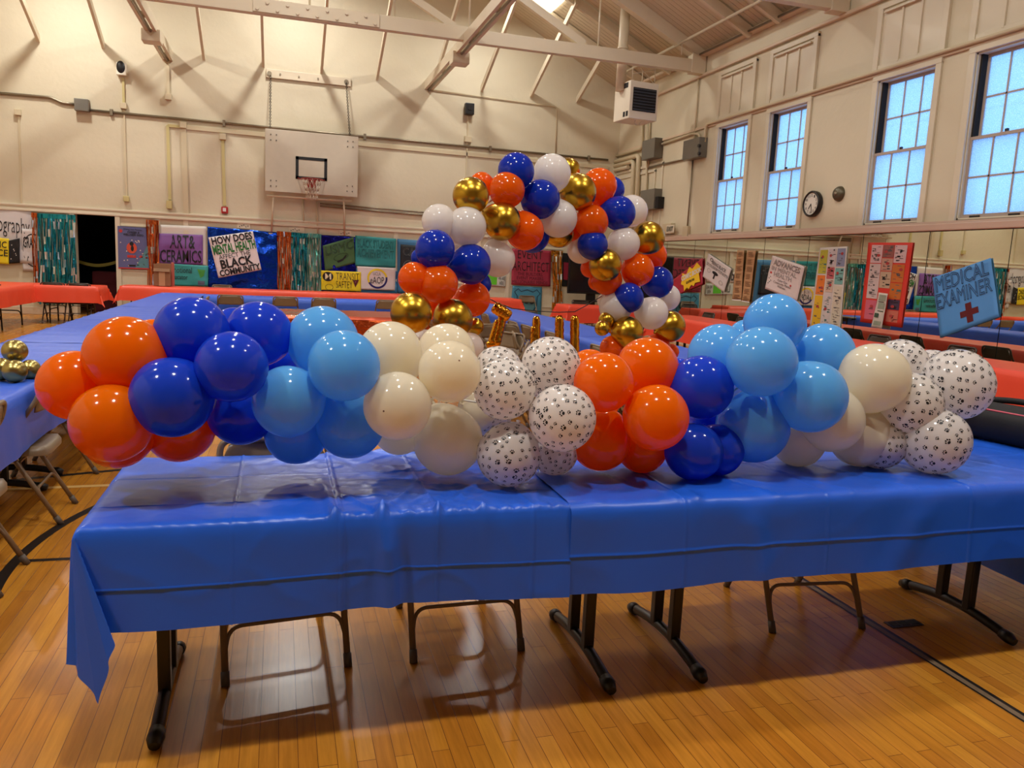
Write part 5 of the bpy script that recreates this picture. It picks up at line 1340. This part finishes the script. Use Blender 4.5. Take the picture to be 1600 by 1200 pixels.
# garland on the front table: (px, py, radius px, colour, depth y, label)
GARL = [
 [(117, 602, 48, 'O', 2.62, 'orange balloon at the far left tip of the table garland'),
  (197, 557, 57, 'O', 2.58, 'highest orange balloon of the left end cluster'),
  (176, 660, 56, 'O', 2.48, 'lower left orange balloon with a visible seam, below the tip'),
  (184, 676, 50, 'O', 2.66, 'orange balloon almost hidden under the lower left one'),
  (280, 667, 51, 'O', 2.74, 'orange balloon low beneath the large royal blue one at left'),
  (240, 540, 38, 'O', 2.82, 'orange balloon peeking out behind the highest left orange one')],
 [(301, 521, 54, 'N', 2.62, 'royal blue balloon highest at left, above the big orange one'),
  (404, 523, 50, 'N', 2.70, 'royal blue balloon highest, touching the sky blue cluster'),
  (366, 516, 34, 'N', 2.98, 'royal blue balloon peeking between the two highest left ones'),
  (362, 573, 53, 'N', 2.44, 'royal blue balloon in the middle of the left blue cluster'),
  (270, 620, 59, 'N', 2.46, 'largest royal blue balloon at lower left of its cluster'),
  (377, 643, 50, 'N', 2.70, 'royal blue balloon low in the shade of the middle one'),
  (436, 566, 34, 'N', 2.92, 'royal blue balloon mostly hidden left of the sky blue ones')],
 [(504, 534, 55, 'L', 2.70, 'sky blue balloon highest in the left sky blue cluster'),
  (537, 572, 56, 'L', 2.46, 'foremost sky blue balloon of the left cluster'),
  (452, 627, 55, 'L', 2.52, 'sky blue balloon overlapping the lower royal blue one'),
  (463, 676, 48, 'L', 2.72, 'sky blue balloon resting on the cloth at the left cluster'),
  (547, 663, 53, 'L', 2.62, 'sky blue balloon lowest right, beside the cream ones')],
 [(610, 553, 51, 'C', 2.66, 'cream balloon highest left, next to the sky blue cluster'),
  (697, 551, 46, 'C', 2.84, 'cream balloon behind at the top, below the gold arch balloon'),
  (702, 581, 50, 'C', 2.50, 'foremost cream balloon with a small dot at its right'),
  (622, 634, 54, 'C', 2.46, 'cream balloon with brown tip dot at lower left of cluster'),
  (700, 688, 55, 'C', 2.62, 'big cream balloon resting on cloth beside the paw balloons'),
  (624, 668, 43, 'C', 2.84, 'cream balloon in shade low behind the one with brown dot'),
  (748, 640, 34, 'C', 2.84, 'cream balloon mostly hidden left of the paw balloons')],
 [(778, 580, 40, 'P', 2.82, 'paw print balloon behind at top left of the middle cluster'),
  (789, 608, 50, 'P', 2.52, 'paw print balloon at left of the middle cluster, beside cream'),
  (860, 573, 48, 'P', 2.62, 'paw print balloon highest in the middle cluster'),
  (878, 653, 54, 'P', 2.42, 'foremost paw print balloon of the middle cluster, on the right'),
  (795, 710, 51, 'P', 2.52, 'paw print balloon lowest of the middle cluster, on the cloth'),
  (866, 705, 38, 'P', 2.76, 'pinkish shaded paw print balloon low behind the foremost one'),
  (768, 652, 32, 'P', 2.86, 'paw print balloon barely visible deep in the middle cluster')],
 [(921, 578, 33, 'O', 2.94, 'orange balloon peeking behind, right of the highest paw balloon'),
  (944, 598, 48, 'O', 2.50, 'orange balloon at left of the middle orange cluster'),
  (1011, 576, 49, 'O', 2.66, 'orange balloon highest of the middle orange cluster'),
  (1024, 652, 52, 'O', 2.44, 'foremost orange balloon beside the right royal blue cluster'),
  (938, 688, 48, 'O', 2.60, 'orange balloon low beside the foremost paw balloon'),
  (1003, 699, 40, 'O', 2.80, 'darker orange balloon low behind, between orange and blue')],
 [(1095, 606, 50, 'N', 2.56, 'royal blue balloon highest in the right blue cluster'),
  (1084, 705, 45, 'N', 2.56, 'royal blue balloon lowest, resting on the cloth right of orange'),
  (1122, 703, 39, 'N', 2.74, 'royal blue balloon low under the right sky blue one'),
  (1112, 652, 38, 'N', 2.82, 'royal blue balloon in the deep middle of the right blue cluster'),
  (1062, 584, 24, 'N', 2.98, 'royal blue balloon sliver behind the highest middle orange one')],
 [(1125, 556, 49, 'L', 2.74, 'sky blue balloon at left of the right sky blue cluster'),
  (1210, 507, 46, 'L', 2.74, 'sky blue balloon highest of the whole garland, in front of mirrors'),
  (1190, 565, 53, 'L', 2.46, 'foremost sky blue balloon of the right cluster, at its centre'),
  (1285, 554, 46, 'L', 2.76, 'sky blue balloon at the upper right, next to cream'),
  (1265, 619, 54, 'L', 2.48, 'sky blue balloon at right, overlapping the cream ones'),
  (1176, 666, 55, 'L', 2.58, 'sky blue balloon lowest of the right cluster, near the cloth'),
  (1166, 528, 28, 'L', 2.98, 'sky blue balloon peeking behind, left of the highest one')],
 [(1365, 591, 50, 'C', 2.56, 'cream balloon highest at right, beside the paw balloons'),
  (1298, 655, 48, 'C', 2.54, 'cream balloon with brown tip dot at right, under sky blue'),
  (1248, 686, 41, 'C', 2.76, 'cream balloon in shade low beneath the right sky blue one'),
  (1343, 680, 45, 'C', 2.60, 'cream balloon low at right, touching the paw balloons')],
 [(1406, 573, 39, 'P', 2.78, 'paw print balloon highest of the right end cluster'),
  (1455, 581, 31, 'P', 3.02, 'paw print balloon peeking behind in the right end cluster'),
  (1493, 601, 49, 'P', 2.60, 'big paw print balloon at the far right tip of garland'),
  (1419, 632, 46, 'P', 2.54, 'paw print balloon in the centre of the right end cluster'),
  (1460, 688, 47, 'P', 2.62, 'paw print balloon lowest right, above the open blue cloth'),
  (1374, 691, 38, 'P', 2.80, 'paw print balloon low behind the right cream ones')]]
GN = {'O': 'orange', 'N': 'royal blue', 'L': 'sky blue', 'C': 'cream', 'P': 'paw print'}
nb = 0
for ci, cl in enumerate(GARL):
    PP = []
    for (u, v, r, k, y, lab) in cl:
        d = ray(u, v); tt = y/d.y; kk = r/F*math.sqrt(d.length_squared)*.985
        x_ = d.x*tt
        if x_ > -.56:   # rest on the cloth
            lim = (CAM.z-(ZT+.012))/(-d.z+kk) if (-d.z+kk) > 0 else 99
            tt = min(tt, lim)
        PP.append((CAM+d*tt, kk*tt))
    cen = sum((p for p, _ in PP), Vector())/len(PP); cen.y = max(cen.y, sum(p.y for p, _ in PP)/len(PP)+.02)
    for (p, r), (u, v, _, k, y, lab) in zip(PP, cl):
        balloon(p, r, k, cen, lab, '%s balloons of the table garland' % GN[k], roll=nb*1.3); nb += 1
# decorating strip that the garland balloons are tied to
bm = BM(); cs = []
for cl in GARL:
    q = [CAM+ray(u, v)*(y/ray(u, v).y) for u, v, r, k, y, lab in cl]; cs.append(sum(q, Vector())/len(q))
tube(bm, cs, .004, 6)
tag(link('garland_strip', bm, mat('clear_strip', (200, 196, 190), rough=.3)), 'clear plastic strip joining the balloon clusters on the front table', 'garland strip')

# arch behind: px, py, radius px, colour, layer (0 front, 1 mid, 2 back), label
ARCH = [
 (686, 346, 27, 'W', 1, 'white balloon at outer left shoulder, farther left of two'), (729, 354, 31, 'W', 0, 'white balloon at left shoulder, nearer of two above blue'),
 (777, 405, 28, 'W', 1, 'white balloon inside the left leg, below gold'), (712, 388, 14, 'W', 2, 'small white balloon between the left white pair and blue'),
 (736, 306, 29, 'G', 0, 'chrome gold balloon at upper left corner'), (784, 346, 30, 'G', 0, 'chrome gold balloon at inner upper left'),
 (753, 289, 20, 'o', 2, 'orange balloon half hidden at upper left of the top'), (792, 297, 28, 'o', 0, 'orange balloon left of the top blue one'),
 (820, 361, 30, 'o', 0, 'orange balloon at inner top left, above crimson sign'), (806, 268, 29, 'n', 0, 'blue balloon at the very top left'),
 (844, 311, 31, 'n', 0, 'blue balloon in the centre of the top'), (832, 368, 27, 'n', 2, 'blue balloon behind the inner top orange one'),
 (862, 271, 30, 'W', 0, 'white balloon at the very top'), (872, 341, 30, 'W', 0, 'white balloon below the central blue one'),
 (888, 266, 19, 'G', 2, 'chrome gold balloon peeking behind the top white one'), (903, 300, 29, 'G', 0, 'chrome gold balloon right of the top white one'),
 (874, 364, 23, 'G', 2, 'chrome gold balloon hanging under the top centre'), (936, 291, 28, 'o', 1, 'orange balloon at upper right of the top'),
 (924, 346, 27, 'o', 0, 'orange balloon right of the lower white one at top'), (893, 362, 15, 'o', 2, 'orange sliver balloon under the top right'),
 (955, 297, 21, 'n', 2, 'blue balloon half hidden at upper right'), (966, 333, 27, 'n', 0, 'blue balloon at the right shoulder'),
 (987, 330, 25, 'W', 2, 'white balloon at outer right shoulder behind blue'), (926, 382, 24, 'n', 0, 'blue balloon at inner right shoulder'),
 (974, 381, 26, 'W', 0, 'white balloon on the upper right leg'), (908, 390, 22, 'W', 2, 'white balloon on the inner side of upper right leg'),
 (1013, 372, 26, 'G', 0, 'chrome gold balloon at outer upper right leg'), (946, 414, 26, 'G', 0, 'chrome gold balloon on inner right leg'),
 (1020, 399, 22, 'o', 2, 'orange balloon behind the outer gold one on right leg'), (996, 422, 26, 'o', 0, 'orange balloon in the middle of right leg'),
 (922, 419, 15, 'o', 2, 'small orange balloon at inner edge of right leg'), (948, 437, 24, 'o', 1, 'orange balloon below the inner gold one'), (932, 441, 13, 'o', 2, 'tiny orange balloon low on the inner right leg'),
 (1027, 441, 25, 'n', 1, 'blue balloon at outer right leg'), (982, 465, 24, 'n', 0, 'blue balloon at centre of lower right leg'),
 (1042, 465, 21, 'W', 2, 'white balloon at outer lower right leg'), (962, 480, 26, 'W', 1, 'white balloon at inner lower right leg'),
 (1018, 489, 26, 'W', 0, 'white balloon in front at lower right leg'), (945, 470, 12, 'W', 2, 'small white balloon tucked inside right leg'),
 (1046, 510, 25, 'G', 1, 'chrome gold balloon at outer right foot'), (980, 520, 26, 'G', 0, 'chrome gold balloon at centre of right foot'),
 (941, 513, 12, 'G', 0, 'small chrome gold balloon at inner right foot'), (948, 500, 13, 'G', 1, 'small chrome gold balloon above the tiny one at right foot'), (958, 512, 10, 'G', 1, 'tiny chrome gold balloon between two at right foot'),
 (957, 544, 20, 'o', 1, 'orange balloon lowest on inner right foot'), (1024, 546, 24, 'o', 2, 'orange balloon lowest on outer right foot'), (1048, 550, 13, 'o', 2, 'small orange balloon at outer edge of right foot'),
 (680, 390, 31, 'n', 0, 'blue balloon at outer left leg'), (735, 413, 32, 'n', 0, 'blue balloon at inner left leg'), (655, 402, 13, 'n', 2, 'small blue balloon sliver at outer left leg'), (749, 444, 19, 'n', 2, 'blue balloon behind the inner left orange ones'),
 (648, 435, 26, 'o', 1, 'orange balloon at outer left leg, farther one'), (685, 444, 31, 'o', 0, 'orange balloon at centre of left leg'), (738, 467, 28, 'o', 1, 'orange balloon at inner lower left leg'),
 (643, 489, 33, 'G', 0, 'chrome gold balloon at outer left foot'), (707, 499, 32, 'G', 0, 'chrome gold balloon at centre of left foot'), (742, 510, 14, 'G', 2, 'chrome gold balloon sliver at inner left foot'), (676, 484, 16, 'o', 2, 'orange balloon between the two gold ones at left foot'),
 (662, 534, 20, 'W', 2, 'white balloon low between gold and cream at left foot'), (733, 542, 23, 'W', 2, 'white balloon lowest at inner left foot')]
def arch_zc(u): return 4.72+(u-690)/320*1.15
cx = {}
AP = []
for (u, v, r, k, ly, lab) in ARCH:
    zc = arch_zc(u)+(-.10, .02, .14)[ly]; AP.append((CAM+ray(u, v)*zc, r*zc/F*1.0))
# axis of the arch, used to aim the tails
axis_px = [(690, 520), (690, 470), (692, 420), (705, 370), (745, 325), (790, 300), (840, 295), (890, 305), (935, 325), (965, 360), (975, 400), (985, 440), (995, 480), (1000, 530)]
AX = [CAM+ray(u, v)*(arch_zc(u)+.03) for u, v in axis_px]
for (p, r), (u, v, _, k, ly, lab) in zip(AP, ARCH):
    a = min(AX, key=lambda q: (q-p).length)
    balloon(p, r, k, a, lab + ' of the balloon arch', {'W': 'white', 'G': 'chrome gold', 'o': 'orange', 'n': 'royal blue'}[k]+' balloons of the arch', roll=u)
# stand of the arch
t = empty('arch_stand', (AX[0].x, AX[0].y, 0)); pvc = mat('white_pipe', (214, 210, 204), rough=.4)
o0 = Vector((AX[0].x, AX[0].y, 0)); e0, e1 = AX[0].copy(), AX[-1].copy(); e0.z = .03; e1.z = .03
bm = BM(); tube(bm, [e0-o0]+[a-o0 for a in AX]+[e1-o0], .010, 8); link('pole', bm, pvc, t)
for e in (e0, e1):
    bm = BM(); c = e-o0; rbox(bm, c.x-.17, c.x+.17, c.y-.17, c.y+.17, 0, .04, .01); link('base', bm, pvc, t)
tag(t, 'thin white pole stand inside the balloon arch', 'arch stand')

# little gold centrepiece at far left
for (u, v, r, lab) in ((23, 549, 15.5, 'top'), (3, 577, 15, 'left'), (23, 580, 15, 'front'), (47, 577, 13, 'right')):
    d = ray(u, v); kk = r/F*d.length
    if lab == 'top': tt = 5.02/d.y
    else: tt = (CAM.z-(ZT+.008))/(-d.z+kk)
    balloon(CAM+d*tt, kk*tt, 'g', CAM+ray(20, 568)*(5.1/ray(20, 568).y), '%s gold balloon of the small four balloon pyramid at far left' % lab, 'gold balloons of the small pyramid')
    if lab == 'top': TOPB = tt

# gold foil letters strung inside the arch
gfoil = mat('gold_foil_letter', (222, 156, 44), rough=.13, metal=1, bump=(14, .6, .012))
def px5(u, v, zc=5.35): return CAM+ray(u, v)*zc
def letter(chains, label, zc=5.35):
    bm = BM()
    for pts, r in chains:
        P = [px5(u, v, zc) for u, v in pts]; P = fillet(P, .02, 3)
        n = 18; Q = []
        for i in range(n+1):
            f = i/n*(len(P)-1); j = min(int(f), len(P)-2); Q.append(P[j].lerp(P[j+1], f-j))
        rs = [r*(.55 if i in (0, n) else (.9 if i in (1, n-1) else 1+.05*math.sin(i*2.2))) for i in range(n+1)]
        tube(bm, Q, r, 14, rs=rs)
    o = link('foil_letter', bm, gfoil)
    return tag(o, label, 'foil balloon', 'gold foil letters strung in the arch')
letter([([(771, 478), (797, 496)], .042), ([(786, 492), (775, 540)], .030), ([(779, 500), (767, 538)], .026), ([(760, 539), (779, 536)], .022)], 'tilted gold foil letter with slanting top bar, left most of the letters', 5.2)
letter([([(838, 494), (838, 560)], .028), ([(835, 509), (834, 560)], .028)], 'gold foil letter seen edge on with two rounded lobes')
letter([([(874, 493), (874, 560)], .031)], 'slim upright gold foil letter, third from the left')
letter([([(898, 493), (898, 570)], .032)], 'slim upright gold foil letter, nearest the right arch leg')
bm = BM(); tube(bm, [px5(750, 460, 4.9), px5(763, 466, 5.0), px5(776, 473, 5.2), px5(800, 482), px5(838, 486), px5(874, 488), px5(898, 487), px5(915, 478), px5(940, 463, 5.6)], .0035, 6)
tag(link('banner_string', bm, ink), 'thin dark string holding the gold foil letters between arch legs', 'string')
